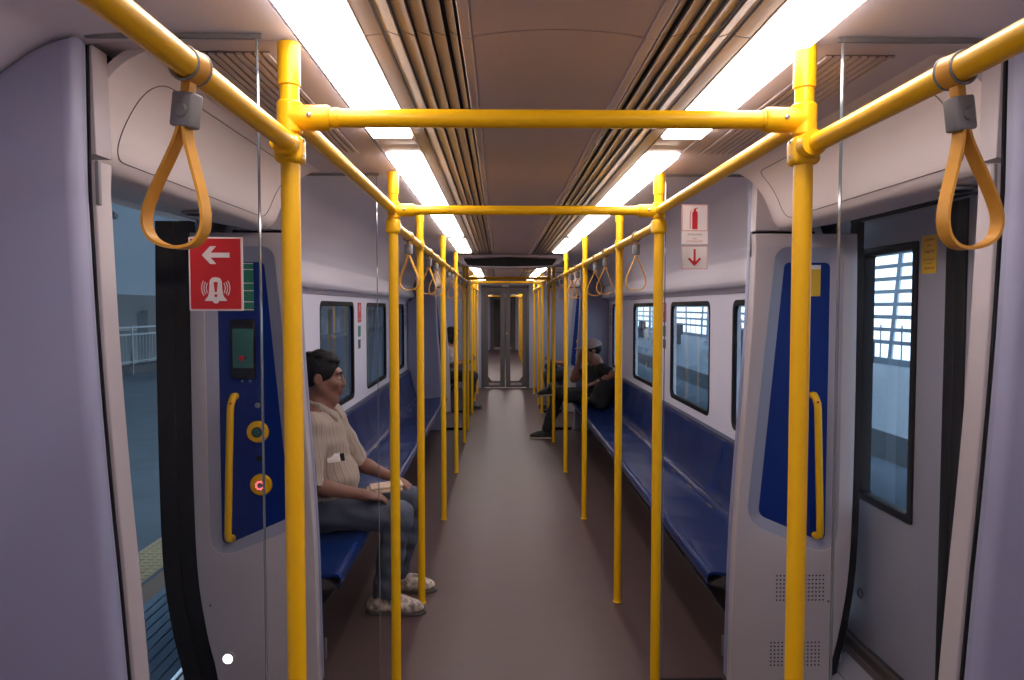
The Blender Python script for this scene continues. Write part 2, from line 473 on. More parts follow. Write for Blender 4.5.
def end_cabinet(s, y, d, kind, label, cat='cabinet'):
    """d=+1: the face looks towards -y (body extends to +y)"""
    root = thing('end_cabinet', label, cat, 'end cabinets beside the doors', (s*1.09, y, 0))
    inv = Matrix.Translation((-s*1.09, -y, 0))
    ins = CAB_IN; outs = CAB_OUT
    outline = [(s*x, z+.012) for x, z in ins[:-1]]+[(s*.925, 1.880), (s*1.34, 1.880)]+[(s*x, z+.012) for x, z in outs[-2::-1]]
    q = [(1.055, 1.765), (1.243, 1.765), (1.243, .605), (.962, .725)]
    blue = rpoly(sx(q, s), [.025, .025, .03, .045], 6)
    q2 = [(1.012, 1.825), (1.288, 1.825), (1.283, .545), (.905, .70)]
    rec = rpoly(sx(q2, s), [.06, .06, .09, .11], 6)
    bm = bmesh.new(); plate(bm, outline, y+d*.03, .06, [rec], .004); bm.transform(inv)
    finish(bm, 'cabinet_body', M['cream'], root)
    yb = y+d*.026
    bm = bmesh.new()
    A = [bm.verts.new((p[0], y+d*.003, p[1])) for p in rec]; B = [bm.verts.new((p[0], yb, p[1])) for p in blue]
    n = len(A)
    for i in range(n): bm.faces.new((A[i], A[(i+1) % n], B[(i+1) % n], B[i]))
    bm.transform(inv); finish(bm, 'recess_surround', M['lavender'], root, 30)
    bm = bmesh.new(); plate(bm, blue, yb+d*.006, .012); bm.transform(inv)
    bp = finish(bm, 'blue_inset', M['blue_panel'], root); tag(bp, 'blue inset panel')
    # upper piece between cabinet and ceiling
    bm = bmesh.new()
    up = [(s*.925, 1.892), (s*.93, 2.112), (s*1.0, 2.085)] + [(s*x, z) for x, z in ((1.06, 2.045), (1.12, 1.98), (1.165, 1.90), (1.168, 1.892))]
    plate(bm, up, y+d*.03, .06, [], .003); bm.transform(inv); finish(bm, 'upper_panel', M['cream'], root)
    # dark joint and the lilac end board on the seat side
    bo = [(s*(x+.004), z+.012) for x, z in ins[:-1]]+[(s*.930, 2.108)]
    top = [(s*x, z-.006) for x, z in COVE if .95 < x < 1.20]
    board = bo+top+[(s*1.286, 1.66), (s*1.286, .012)]
    bm = bmesh.new(); plate(bm, [(p[0]+s*.004 if abs(p[0]) < 1.2 else p[0], p[1]) for p in board], y+d*.0635, .007); bm.transform(inv)
    finish(bm, 'seam_gasket', M['black'], root)
    bm = bmesh.new(); plate(bm, board, y+d*.0985, .063, [], .019); bm.transform(inv)
    e = finish(bm, 'end_board', M['lilac'], root, 50); tag(e, 'lilac end board on the seat side')
    for z in (.16, 1.835):
        bm = bmesh.new(); box(bm, s*.925-.004 if z > 1 else s*.832-.004, s*.925+.004 if z > 1 else s*.832+.004, y+d*.055-.006, y+d*.055+.006, z-.045, z+.045, .002)
        bm.transform(inv); finish(bm, 'hinge', M['grey_plastic'], root)
    if kind == 'none': return root
    # grab handle on the blue inset
    hx0, hx1 = (s*1.178, s*1.202)
    yo = yb-d*.045
    path = [(hx0, yb, 1.222), (hx0, yb-d*.02, 1.224), (hx0, yo+d*.008, 1.212), (hx0+s*.004, yo, 1.19)]
    path += [(hx0+s*.006+(hx1-hx0-s*.006)*t, yo, 1.17-.50*t) for t in (0, .25, .5, .75, 1)]
    path += [(hx1, yo+d*.006, .648), (hx1-s*.001, yb-d*.02, .640), (hx1-s*.001, yb, .640)]
    bm = bmesh.new(); tube(bm, path, .0145, 12, False, (1, 0, 0)); bm.transform(inv)
    h = finish(bm, 'grab_handle', M['yellow'], root, 50); tag(h, 'curved yellow grab handle')
    bm = bmesh.new(); lathe(bm, [(.005, -.001), (.005, .003), (.003, .004)][::1], (hx0, yo-d*.012, 1.20), 'y', 10); bm.transform(inv)
    finish(bm, 'screw', M['red_ink'], h)
    def disc(name, x, z, prof, m, par=root):
        bm = bmesh.new(); lathe(bm, [(r, -d*hh) for r, hh in prof], (s*x, yb, z), 'y', 24); bm.transform(inv)
        return finish(bm, name, m, par)
    if kind == 'intercom':
        bm = bmesh.new(); x0, x1 = sorted((s*1.093, s*1.192)); box(bm, x0, x1, min(yb, yb-d*.014), max(yb, yb-d*.014), 1.295, 1.535, .004); bm.transform(inv)
        ic = finish(bm, 'intercom_housing', M['black_gloss'], root)
        bm = bmesh.new(); x0, x1 = sorted((s*1.099, s*1.181)); box(bm, x0, x1, min(yb-d*.012, yb-d*.016), max(yb-d*.012, yb-d*.016), 1.338, 1.497, .001); bm.transform(inv)
        finish(bm, 'intercom_screen', M['lcd'], ic)
        b = disc('call_light', 1.146, 1.378, [(.011, .016), (.011, .019), (.008, .020)], M['red_ink'], ic)
        bm = bmesh.new(); lathe(bm, [(.006, -d*.016), (.006, -d*.018)], (s*1.131, yb, 1.380), 'y', 12); bm.transform(inv); finish(bm, 'call_slot', M['black'], ic)
        for xx in (1.150, 1.118): disc('housing_screw', xx, 1.284, [(.005, 0), (.005, .002)], M['steel'])
        # green notice
        bm = bmesh.new(); x0, x1 = sorted((s*1.098, s*1.225)); box(bm, x0, x1, yb-d*.002-.001, yb-d*.002+.001, 1.570, 1.762); bm.transform(inv)
        g = finish(bm, 'green_notice', M['green_label'], root, 0)
        bm = bmesh.new()
        for z in (1.573, 1.605, 1.650, 1.68, 1.735, 1.759): box(bm, x0, x1, yb-d*.0036-.0006, yb-d*.0036+.0006, z-.0017, z+.0017)
        bm.transform(inv); finish(bm, 'notice_rule', M['white_sign'], g, 0)
        disc('lock_screw', 1.090, 1.185, [(.011, 0), (.011, .003), (.004, .005)], M['steel'])
        disc('keyhole', 1.086, .968, [(.013, 0), (.013, .0015)], M['black'])
        b1 = disc('push_button', 1.090, 1.077, [(.045, 0), (.045, .004), (.040, .012), (.022, .012)], M['yellow'])
        disc('button_ring', 1.090, 1.077, [(.021, .011), (.021, .016), (.016, .017)], M['black'], b1)
        disc('button_core', 1.090, 1.077, [(.016, .012), (.016, .018), (.010, .020)], M['lcd'], b1)
        b2 = disc('push_button', 1.080, .860, [(.045, 0), (.045, .004), (.040, .012), (.022, .012)], M['yellow'])
        disc('button_core', 1.080, .860, [(.021, .011), (.021, .016), (.016, .017)], M['steel'], b2)
        bm = bmesh.new()
        for k in range(9):
            a = 2*PI*k/9; lathe(bm, [(.0042, -d*.016), (.0042, -d*.019)], (s*1.080+.0155*math.cos(a), yb, .860+.0155*math.sin(a)), 'y', 8)
        bm.transform(inv); finish(bm, 'led_ring', M['led_red'], b2)
        bm = bmesh.new(); lathe(bm, [(.030, d*.001), (.030, -d*.004), (.024, -d*.006)], (s*1.216, y, .150), 'y', 24); bm.transform(inv)
        l = finish(bm, 'marker_light', M['cream'], root)
        bm = bmesh.new(); lathe(bm, [(.019, -d*.005), (.019, -d*.008), (.012, -d*.010)], (s*1.216, y, .150), 'y', 24); bm.transform(inv)
        finish(bm, 'lens', M['lamp_white'], l)
        bm = bmesh.new(); lathe(bm, [(.004, 0), (.004, -d*.001)], (s*1.285, y, .37), 'y', 8); bm.transform(inv); finish(bm, 'screw', M['black'], root)
    if kind == 'sticker':
        bm = bmesh.new(); x0, x1 = sorted((s*1.090, s*1.203)); box(bm, x0, x1, yb-d*.002-.001, yb-d*.002+.001, 1.628, 1.738); bm.transform(inv)
        g = finish(bm, 'yellow_notice', M['yellow_label'], root, 0)
        bm = bmesh.new(); box(bm, x0, x1, yb-d*.002-.001, yb-d*.002+.001, 1.738, 1.755); bm.transform(inv); finish(bm, 'notice_heading', M['white_sign'], g, 0)
        for z0, z1, xa, xb in ((.478, .376, 1.035, 1.228), (.197, .102, 1.015, 1.215)):
            bm = bmesh.new()
            for i in range(14):
                for j in range(7):
                    x = xa+(xb-xa)*i/13; z = z0+(z1-z0)*j/6
                    lathe(bm, [(.0036, d*.001), (.0036, -d*.0006)], (s*x, y, z), 'y', 8)
            bm.transform(inv); finish(bm, 'vent_holes', M['black'], root, 0)
        bm = bmesh.new(); lathe(bm, [(.004, 0), (.004, -d*.001)], (s*1.25, y, .37), 'y', 8); bm.transform(inv); finish(bm, 'screw', M['black'], root)
    return root

def glass_screen(s, y, xe, label):
    root = thing('glass_screen', label, 'glass screen', 'glass draught screens', (s*.75, y, 0))
    inv = Matrix.Translation((-s*.75, -y, 0))
    out = [(s*xe, .03), (s*.826, .03)]+[(s*(x-.004), z+.02) for x, z in CAB_IN[1:]]+[(s*.922, 2.108), (s*xe, 2.108)]
    bm = bmesh.new(); plate(bm, out, y, .010); bm.transform(inv)
    g = finish(bm, 'glass_pane', M['glass'], root, 0); tag(g, 'clear glass pane')
    bm = bmesh.new(); box(bm, s*xe-.0010, s*xe+.0010, y-.0052, y+.0052, .03, 2.108); bm.transform(inv)
    finish(bm, 'polished_edge', M['glass_edge'], root, 0)
    bm = bmesh.new(); x0, x1 = sorted((s*(xe-.01), s*.826)); box(bm, x0, x1, y-.018, y+.018, 0, .032, .003); bm.transform(inv)
    finish(bm, 'bottom_channel', M['black'], root)
    bm = bmesh.new(); x0, x1 = sorted((s*(xe-.01), s*.918)); box(bm, x0, x1, y-.004, y+.004, 2.109, 2.119, .001); bm.transform(inv)
    finish(bm, 'top_channel', M['grey_plastic'], root)
    return root

def jamb(s, y, d, width, name):
    """black rubber surround of the doorway"""
    outs = [(x, z+.0) for x, z in CAB_OUT]+[(1.34, 1.928)]
    bm = bmesh.new()
    for k, (a, b, dy) in enumerate(((.002, .045, .0), (.045, .075, .02), (.075, width, .01)) if width > .08 else ((.002, width, .0),)):
        poly = [(s*(x+a), z) for x, z in outs]+[(s*(min(x+b, 1.50)), z) for x, z in outs[::-1]]
        plate(bm, poly, y+d*(.035+dy), .05)
    return struct(finish(bm, name, M['black'], None, 30))

ndoor = [0]
def door_leaf(s, y0, y1, seal_side, sticker, win):
    ndoor[0] += 1
    o = bpy.data.objects.new(f'door_{ndoor[0]}', None); COL.objects.link(o); o.location = (s*1.467, (y0+y1)/2, .15); struct(o)
    inv = Matrix.Translation(-o.location)
    wy0, wy1 = win; wz0, wz1 = .76, 1.83
    hole = rrect(wy0, wy1, wz0, wz1, .012)
    bm = flat([(y0, .15), (y1, .15), (y1, 1.95), (y0, 1.95)], [hole], .035, .002)
    t = bmesh.new(); merge(t, bm, 0, YZ(s*1.467, s)); t.transform(inv); finish(t, 'leaf_panel', M['door'], o)
    bm = flat(hole, [rrect(wy0+.03, wy1-.03, wz0+.03, wz1-.03, .02)], .046, .003)
    t = bmesh.new(); merge(t, bm, 0, YZ(s*1.464, s)); t.transform(inv); finish(t, 'window_frame', M['black'], o)
    bm = flat(rrect(wy0+.02, wy1-.02, wz0+.02, wz1-.02, .02), [], .006)
    t = bmesh.new(); merge(t, bm, 0, YZ(s*1.467, s)); t.transform(inv); finish(t, 'window_pane', M['tint'], o, 0)
    ys = y0 if seal_side < 0 else y1
    bm = bmesh.new(); box(bm, s*1.467-.024, s*1.467+.024, ys-.055 if seal_side < 0 else ys, ys if seal_side < 0 else ys+.055, .15, 1.945, .004)
    bm.transform(inv); finish(bm, 'rubber_seal', M['black'], o)
    bm = bmesh.new(); tube(bm, [(s*1.4485, 3.03+.02*math.cos(a), .35+.02*math.sin(a)) for a in np.linspace(0, 2*PI, 20)[:-1]], .0018, 5, True, (1, 0, 0)); bm.transform(inv)
    finish(bm, 'lock_ring', M['dark'], o)
    return o

def vestibule(yn, yf, near, who):
    for s in (-1, 1):
        door_header(s, yn, yf, near)
        for y, d, w in ((yn, -1, 'near side'), (yf, 1, 'far side')):
            kind = 'none'
            if d > 0: kind = ('intercom' if s < 0 else 'sticker') if near else 'intercom'
            extra = ''
            if near and d > 0: extra = ', blue inset with two yellow buttons' if s < 0 else ', with two vent grids'
            elif near: extra = f', lilac board at the photo edge'
            else: extra = ', lilac board closing the long bench' if d < 0 else ', blue inset facing the camera'
            yc_ = y+(.052 if near and d < 0 else 0)
            end_cabinet(s, yc_, d, kind, f'{SIDE[s]} cabinet on the {w} of the {who} doors{extra}')
            w_ = .145 if (s < 0) else .032
            jamb(s, y, d, w_, 'trim_3')
            if d < 0 and s > 0: pass
        # threshold
        bm = bmesh.new(); r_ = .105 if s > 0 else .004
        for a, b, m_, dz in ((1.20, 1.300, 0, 0), (1.300, 1.304, 1, -.006), (1.304, 1.376, 0, 0)):
            q = [(a, -.06), (b, -.06), (b, .003+r_*(b-1.20)/.176+dz), (a, .003+r_*(a-1.20)/.176+dz)]
            prism(bm, [(s*x, z) for x, z in q], yn-.1, yf+.1, m_)
        struct(finish(bm, 'trim_4', [M['plate'], M['black']], None, 0))
        if s > 0:
            bm = bmesh.new(); prism(bm, [(s*1.375, -.02), (s*1.375, .105), (s*1.385, .125), (s*1.40, .125), (s*1.405, .105), (s*1.42, .105), (s*1.425, .135), (s*1.49, .135), (s*1.49, -.02)], yn-.1, yf+.4)
            struct(finish(bm, 'trim_5', M['sill'], None, 20))
            yc = yn+.93
            door_leaf(s, yc+.055, yc+.70, -1, True, (yc+.225, yc+.635))
            door_leaf(s, yc-.70, yc-.055, 1, False, (yc-.605, yc-.175))
            bm = bmesh.new(); box(bm, s*1.44, s*1.495, yn-.1, yf+.3, 1.952, 1.975); struct(finish(bm, 'trim_12', M['black'], None, 0))
            bm = bmesh.new()
            for a, b in ((yn-.30, yc-.70), (yc+.70, yf+.6)): box(bm, s*1.49, s*1.53, a, b, 0, 1.95)
            box(bm, s*1.45, s*1.53, yn-.3, yf+.6, -.1, .14)
            struct(finish(bm, 'trim_6', M['dark'], None, 0))
        else:
            bm = bmesh.new(); box(bm, s*1.50, s*1.375, yn-.1, yf+.1, -.06, -.005, mi=1)
            for k in range(3): x = -1.498+k*.042; box(bm, x, x+.036, yn-.1, yf+.1, -.03, .006, .003)
            struct(finish(bm, 'trim_7', [M['rib'], M['rib_dark']], None, 0))
    # dark speaker grilles on the header soffits
    for s, yy in ((-1, yn+.86), (1, yn+.36)):
        r = thing('soffit_speaker', f'dark oval speaker disc under the {SIDE[s]} door header of the {who} doors', 'speaker', None, (s*1.085, yy, 1.887))
        bm = bmesh.new(); lathe(bm, [(.048, .002), (.048, -.004), (.040, -.007), (.036, -.005)], n=28); finish(bm, 'speaker_rim', M['grey_plastic'], r)
        bm = bmesh.new(); lathe(bm, [(.036, -.003), (.030, -.007), (.005, -.008)], n=28); finish(bm, 'speaker_grille', M['black'], r)

vestibule(V1N, V1F, True, 'near')
vestibule(V2N, V2F, False, 'far')
glass_screen(-1, V1N-.05, .583, 'near left clear glass screen holding the red alarm sign')
glass_screen(1, V1N-.05, .580, 'near right clear glass screen beside the first right pole')
glass_screen(-1, V1F+.02, .60, 'clear glass screen in front of the seated man in the striped shirt')
glass_screen(1, V1F+.02, .565, 'clear glass screen carrying the fire extinguisher sign')
for y, w in ((V2N-.03, 'beyond the long benches'), (V2F+.03, 'at the far side of the far doors')):
    for s in (-1, 1): glass_screen(s, y, .562, f'{SIDE[s]} clear glass screen with black bottom channel {w}')

# ------------------------------------------------------------------ ceiling lights
lamp_n = 0
def ceiling_light(s, y0, y1, label):
    root = thing('ceiling_light', label, 'ceiling light', 'strip lights along the ceiling', (s*.449+DX, (y0+y1)/2, 2.118))
    h = (y1-y0)/2
    bm = bmesh.new(); box(bm, -.062, .062, -h, h, -.014, .012, .007, 3); finish(bm, 'light_diffuser', M['lamp'], root)
    bm = bmesh.new()
    box(bm, -.066, -.0625, -h-.14, h+.14, -.004, .02); box(bm, .0625, .066, -h-.14, h+.14, -.004, .02)
    for a, b in ((-h-.14, -h-.002), (h+.002, h+.14)): box(bm, -.0625, .0625, a, b, .000, .02, .002)
    finish(bm, 'light_frame', M['ceiling'], root)
    return root
for s in (-1, 1):
    for k in range(11):
        y0 = -2.08+1.54*k; y1 = y0+1.26
        if y1 > END: break
        if k in (0, 6): continue
        if k > 6: y0 = 9.35+1.5*(k-7); y1 = y0+1.2
        where = 'behind the viewpoint' if k < 2 else f'{ORD[k-2]} in line from the camera'
        ceiling_light(s, y0, y1, f'{SIDE[s]} ceiling strip light, {where}')

# ceiling grilles in the near vestibule
for s in (-1, 1):
    r = thing('ceiling_vent', f'ribbed air grille in the {SIDE[s]} ceiling beside the first strip light', 'vent', 'ceiling air grilles', (s*.665, 2.05, 2.119))
    bm = bmesh.new(); box(bm, -.075, .075, -.5, .47, -.0015, .001); finish(bm, 'vent_backing', M['seam'], r, 0)
    for k in range(8):
        bm = bmesh.new(); x = -.0735+k*.0192; box(bm, x, x+.0125, -.5, .47, -.006, -.001, .001); finish(bm, 'vent_slat', M['ceiling'], r, 0)

# dropped ceiling unit with a dark return-air mouth
root = thing('ceiling_air_unit', 'lowered ceiling unit with wide black air mouth across the aisle', 'air vent', None, (0, 7.35, 2.0))
pr = [(-.60, .125), (-.56, .07), (-.47, .015), (-.3, -.005), (0, -.012), (.3, -.005), (.47, .015), (.56, .07), (.60, .125)]
bm = bmesh.new(); mouth = rpoly([(-.485, .085), (-.43, .012), (0, .002), (.43, .012), (.485, .085), (0, .108)], [.01, .05, .3, .05, .01, .3], 6)
merge(bm, flat(pr, [mouth], .30, .006), 0, XZ(.15)); finish(bm, 'unit_housing', M['ceiling'], root)
bm = bmesh.new(); merge(bm, flat(mouth, [], .02), 0, XZ(.16)); finish(bm, 'air_mouth', M['dark'], root, 0)
bm = bmesh.new()
for k in range(3): box(bm, -.46, .46, .05, .054, .025+k*.025, .029+k*.025)
finish(bm, 'air_vane', M['dark'], root, 0)

# ------------------------------------------------------------------ poles, rails, crossbars, straps
PR = .0193
ZB, ZR = 1.965, 1.908
def pole_proto(name, frame, side=1):
    r = thing(name, 'x', 'pole')
    bm = bmesh.new(); lathe(bm, [(PR, 0), (PR, 2.05)], n=20); finish(bm, 'pole_shaft', M['yellow'], r, 40)
    bm = bmesh.new(); lathe(bm, [(PR+.0005, 2.028), (.0225, 2.030), (.0225, 2.113)], n=20); finish(bm, 'ceiling_sleeve', M['yellow'], r, 40)
    bm = bmesh.new(); lathe(bm, [(.0235, 0), (.0235, .004), (PR, .006)], n=20); finish(bm, 'floor_flange', M['yellow'], r, 40)
    if frame:
        s = frame
        bm = bmesh.new(); lathe(bm, [(.0225, ZB-.032), (.0255, ZB-.029), (.0255, ZB+.029), (.0225, ZB+.032)], n=20)
        lathe(bm, [(.0255, 0), (.0255, -s*.078), (.0225, -s*.083)], (0, 0, ZB), 'x', 20)
        t = finish(bm, 'crossbar_fitting', M['yellow'], r, 40)
        for q in (-1, 1):
            bm = bmesh.new(); lathe(bm, [(.0048, q*.0245), (.0048, q*.0275), (.003, q*.0285)], (-s*.045, 0, ZB), 'y', 10)
            finish(bm, 'bolt', M['steel'], t)
        bm = bmesh.new()
        box(bm, -.028, .028, -.026, .026, ZR-.036, ZR+.022, .012, 3)
        lathe(bm, [(.0255, -.055), (.0265, -.02), (.0265, .0)] if side < 0 else [(.0265, .0), (.0265, .02), (.0255, .055)], (0, 0, ZR), 'y', 18)
        t = finish(bm, 'rail_fitting', M['yellow'], r, 40)
        for z in (-.018, .012):
            bm = bmesh.new(); lathe(bm, [(.004, -s*.027), (.004, -s*.0295)], (0, 0, ZR+z), 'x', 8)
            finish(bm, 'bolt', M['steel'], t)
    else:
        bm = bmesh.new(); lathe(bm, [(.0205, ZR-.027), (.0235, ZR-.024), (.0235, ZR+.024), (.0205, ZR+.027)], n=20)
        lathe(bm, [(.0225, -.032), (.0245, -.028), (.0245, .028), (.0225, .032)], (0, 0, ZR), 'y', 18)
        finish(bm, 'rail_fitting', M['yellow'], r, 40)
    return r

FY = [(V1N-.015, 'near', -1), (V1F-.04, 'second', 1), (V2N, 'third', -1), (V2F-.02, 'fourth', 1)]
protos = {}
def put_pole(kind, s, y, label, group='yellow floor to ceiling grab poles', side=1):
    key = (s, side) if kind == 'frame' else (0, 0)
    if key not in protos:
        protos[key] = pole_proto('grab_pole', *key); r = protos[key]; r.location = (s*PX, y, 0); tag(r, label, 'pole', group)
        return r
    return dup(protos[key], (s*PX, y, 0), label, group)
for y, w, sd in FY:
    for s in (-1, 1):
        p = put_pole('frame', s, y, f'{SIDE[s]} yellow pole under the {w} overhead crossbar from the camera', side=sd)
        if w == 'near': p.location.x -= .006
B1P = [3.80, 5.33, 6.87, 8.42]; B2P = [11.7, 13.25]
for s in (-1, 1):
    for k, y in enumerate(B1P): put_pole('seat', s, y, f'{ORD[k]} yellow pole beside the {SIDE[s]} long blue bench from the camera')
    for k, y in enumerate(B2P): put_pole('seat', s, y, f'{ORD[k]} {SIDE[s]} yellow pole beyond the far doors')

xb = None
for y, w, sd in FY:
    lab = f'yellow overhead crossbar spanning the aisle, {w if w != "near" else "nearest"} from the camera'
    if xb is None:
        xb = thing('overhead_crossbar', lab, 'handrail', 'overhead crossbars', (0, y, ZB))
        bm = bmesh.new(); lathe(bm, [(.0185, -PX+.06), (.0185, PX-.06)], axis='x', n=20); finish(bm, 'bar', M['yellow'], xb, 40)
        for s in (-1, 1):
            bm = bmesh.new(); lathe(bm, [(.0205, s*(PX-.095)), (.0205, s*(PX-.082))], axis='x', n=20)
            finish(bm, 'end_collar', M['yellow'], xb, 40)
    else: dup(xb, (0, y, ZB), lab)

def grab_rail(s, y0, y1, z, label, ends=True):
    bm = bmesh.new(); lathe(bm, [(.0185, y0-(y0+y1)/2), (.0185, y1-(y0+y1)/2)], axis='y', n=20)
    o = finish(bm, 'overhead_rail', M['yellow'], None, 40); o.location = (s*PX, (y0+y1)/2, z)
    tag(o, label, 'handrail', 'overhead rails running along the car')
for s in (-1, 1):
    grab_rail(s, BACK+.05, V1N-.06, ZR, f'{SIDE[s]} yellow overhead rail nearest the camera, carrying one big strap')
    grab_rail(s, V1N+.01, V1F-.065, ZB, f'{SIDE[s]} yellow overhead rail between the first two crossbars')
    grab_rail(s, V1F+.01, V2N-.05, ZR, f'{SIDE[s]} yellow overhead rail above the long bench, hung with straps')
    grab_rail(s, V2N+.025, V2F-.045, ZB, f'{SIDE[s]} yellow overhead rail between the third and fourth crossbars')
    grab_rail(s, V2F+.03, END-.02, ZR, f'{SIDE[s]} yellow overhead rail beyond the far doors')

def strap_proto():
    r = thing('hanging_strap', 'x', 'hanging strap')
    W, T = .0102, .0022
    sec = [(-T, -W), (T, -W), (T, W), (-T, W)]
    # band looped round the rail
    ring = [(.0212*math.cos(a), 0, .0212*math.sin(a)) for a in np.linspace(-PI/2, 1.5*PI, 29)[:-1]]
    bm = bmesh.new(); sweep(bm, ring, [(-.0018, -.0115), (.0018, -.0115), (.0018, .0115), (-.0018, .0115)], True, (0, 1, 0)); 
    box(bm, -.007, .007, -.008, .008, -.040, -.020, .002); b = finish(bm, 'rail_band', M['strap'], r, 40)
    for q in (-1, 1):
        bm = bmesh.new(); tube(bm, [(.0218*math.cos(a), q*.0145, .0218*math.sin(a)) for a in np.linspace(0, 2*PI, 29)[:-1]], .0022, 8, True, (0, 1, 0))
        finish(bm, 'guard_ring', M['grey_plastic'], b, 60)
    bm = bmesh.new(); box(bm, -.0165, .0165, -.0125, .0125, -.083, -.036, .004, 3)
    c = finish(bm, 'clamp', M['grey_plastic'], r, 40)
    for q in (-1, 1):
        bm = bmesh.new(); lathe(bm, [(.0095, q*.012), (.0095, q*.0145), (.0075, q*.0165), (.003, q*.0165)], (0.002, 0, -.062), 'y', 18)
        finish(bm, 'rivet', M['grey_plastic'], c, 40)
    # teardrop loop
    pts = [(0.0028, -.078), (.009, -.105), (.021, -.140), (.034, -.175), (.0435, -.205), (.047, -.228), (.044, -.248), (.033, -.264), (.016, -.2715), (0, -.2735)]
    pts = [(x*.98, -.078+(z+.078)*.86) for x, z in pts]; right = catmull(pts, 4)
    loop = [(x, 0, z) for x, z in right]+[(-x, 0, z) for x, z in right[-2::-1]]
    bm = bmesh.new(); sweep(bm, loop, sec, False, (0, 1, 0)); finish(bm, 'strap_loop', M['strap'], r, 50)
    return r
sp = None
def put_strap(s, y, label, tilt=0, rz=0):
    global sp
    if sp is None: sp = strap_proto(); r = sp; r.location = (s*PX, y, ZR); tag(r, label, 'hanging strap', 'yellow hand straps on the overhead rails')
    else: r = dup(sp, (s*PX, y, ZR), label)
    r.rotation_euler = (0, tilt, rz); return r
put_strap(-1, 1.0, 'big yellow hand strap hanging nearest the camera on the left rail', .13, -.22)
put_strap(1, 1.0, 'big yellow hand strap hanging nearest the camera on the right rail', -.155, .22)
for s in (-1, 1):
    for k, y in enumerate([3.33, 4.28, 4.74, 5.86, 6.33, 7.40, 7.88, 8.90]):
        put_strap(s, y, f'{ORD[k]} yellow strap from the camera on the rail above the {SIDE[s]} bench', random.uniform(-.05, .05), random.uniform(-.35, .35))
    for k, y in enumerate([12.2, 12.7]):
        put_strap(s, y, f'{ORD[k]} yellow strap on the {SIDE[s]} rail beyond the far doors', 0, random.uniform(-.2, .2))

# ------------------------------------------------------------------ benches
SEAT = catmull([(.800, .392), (.786, .410), (.788, .430), (.806, .446), (.85, .443), (.92, .432), (1.0, .424), (1.07, .424), (1.125, .434), (1.155, .452)], 4)
BACKR = catmull([(1.158, .455), (1.178, .49), (1.20, .56), (1.222, .64), (1.24, .72), (1.250, .765), (1.258, .778)], 4)
def bench(s, y0, y1, label):
    L = y1-y0
    root = thing('bench', label, 'bench', 'blue benches', (s*1.03, y0, 0))
    n = max(2, round(L/.455)); ny = n*10
    def shell(prof, depth, amp_dir, name):
        bm = bmesh.new(); rows = []
        for j in range(ny+1):
            y = L*j/ny; ph = abs(math.sin(PI*n*j/ny))**.5
            row = []
            for i, (x, z) in enumerate(prof):
                u = i/(len(prof)-1); a = ph*math.sin(PI*min(1, max(0, u)))*.006
                dx, dz = (0, -a) if amp_dir == 'z' else (a, -.2*a)
                row.append(bm.verts.new((s*(x+dx-1.03), y, z+dz)))
            rows.append(row)
        under = [[bm.verts.new((s*(x-1.03)+(s*.012 if amp_dir == 'x' else 0), y, z-(.014 if amp_dir == 'z' else 0))) for x, z in prof] for y in (0, L)]
        for A, B in zip(rows, rows[1:]):
            for i in range(len(prof)-1): bm.faces.new((A[i], A[i+1], B[i+1], B[i]))
        m = len(prof)-1
        for i in range(m):
            bm.faces.new((under[0][i], under[1][i], under[1][i+1], under[0][i+1]))
            bm.faces.new((rows[0][i], under[0][i], under[0][i+1], rows[0][i+1])); bm.faces.new((rows[-1][i], rows[-1][i+1], under[1][i+1], under[1][i]))
        for i in (0, m):
            for j in range(ny): 
                pass
            bm.faces.new([r[i] for r in rows]+[under[1][i], under[0][i]])
        return finish(bm, name, M['blue'], root, 50)
    shell(SEAT, .02, 'z', 'seat'); shell(BACKR, .02, 'x', 'backrest')
    bm = bmesh.new(); prism(bm, [(s*(x-1.03), z) for x, z in ((1.256, .776), (1.259, .790), (1.287, .797), (1.287, .60), (1.262, .70))], 0, L)
    finish(bm, 'backrest_ledge', M['seat_trim'], root, 20)
    bm = bmesh.new(); prism(bm, [(s*(x-1.03), z) for x, z in ((.805, .39), (.86, .37), (1.12, .365), (1.15, .44), (1.05, .408), (.86, .425))], .004, L-.004)
    finish(bm, 'seat_underframe', M['under'], root, 20)
    bm = bmesh.new(); box(bm, *sorted((s*.02, s*.24)), 0.002, L-.002, .002, .366, 0); finish(bm, 'equipment_box', M['under'], root, 0)
    for k in range(1, n, 2):
        y = L*k/n; bm = bmesh.new()
        prism(bm, [(s*(x-1.03), z) for x, z in ((.84, .368), (1.05, .15), (1.05, .06), (1.02, .06), (.82, .34), (.82, .368))], y-.015, y+.015)
        finish(bm, 'bracket', M['under'], root, 20)
    return root
bench(-1, V1F+.135, V2N-.135, 'long glossy blue bench on the left under the seated man')
bench(1, V1F+.135, V2N-.135, 'long glossy blue bench on the right with the man in the cap')
bench(-1, V2F+.135, END-.05, 'left blue bench beyond the far doors')
bench(1, V2F+.135, END-.05, 'right blue bench beyond the far doors')

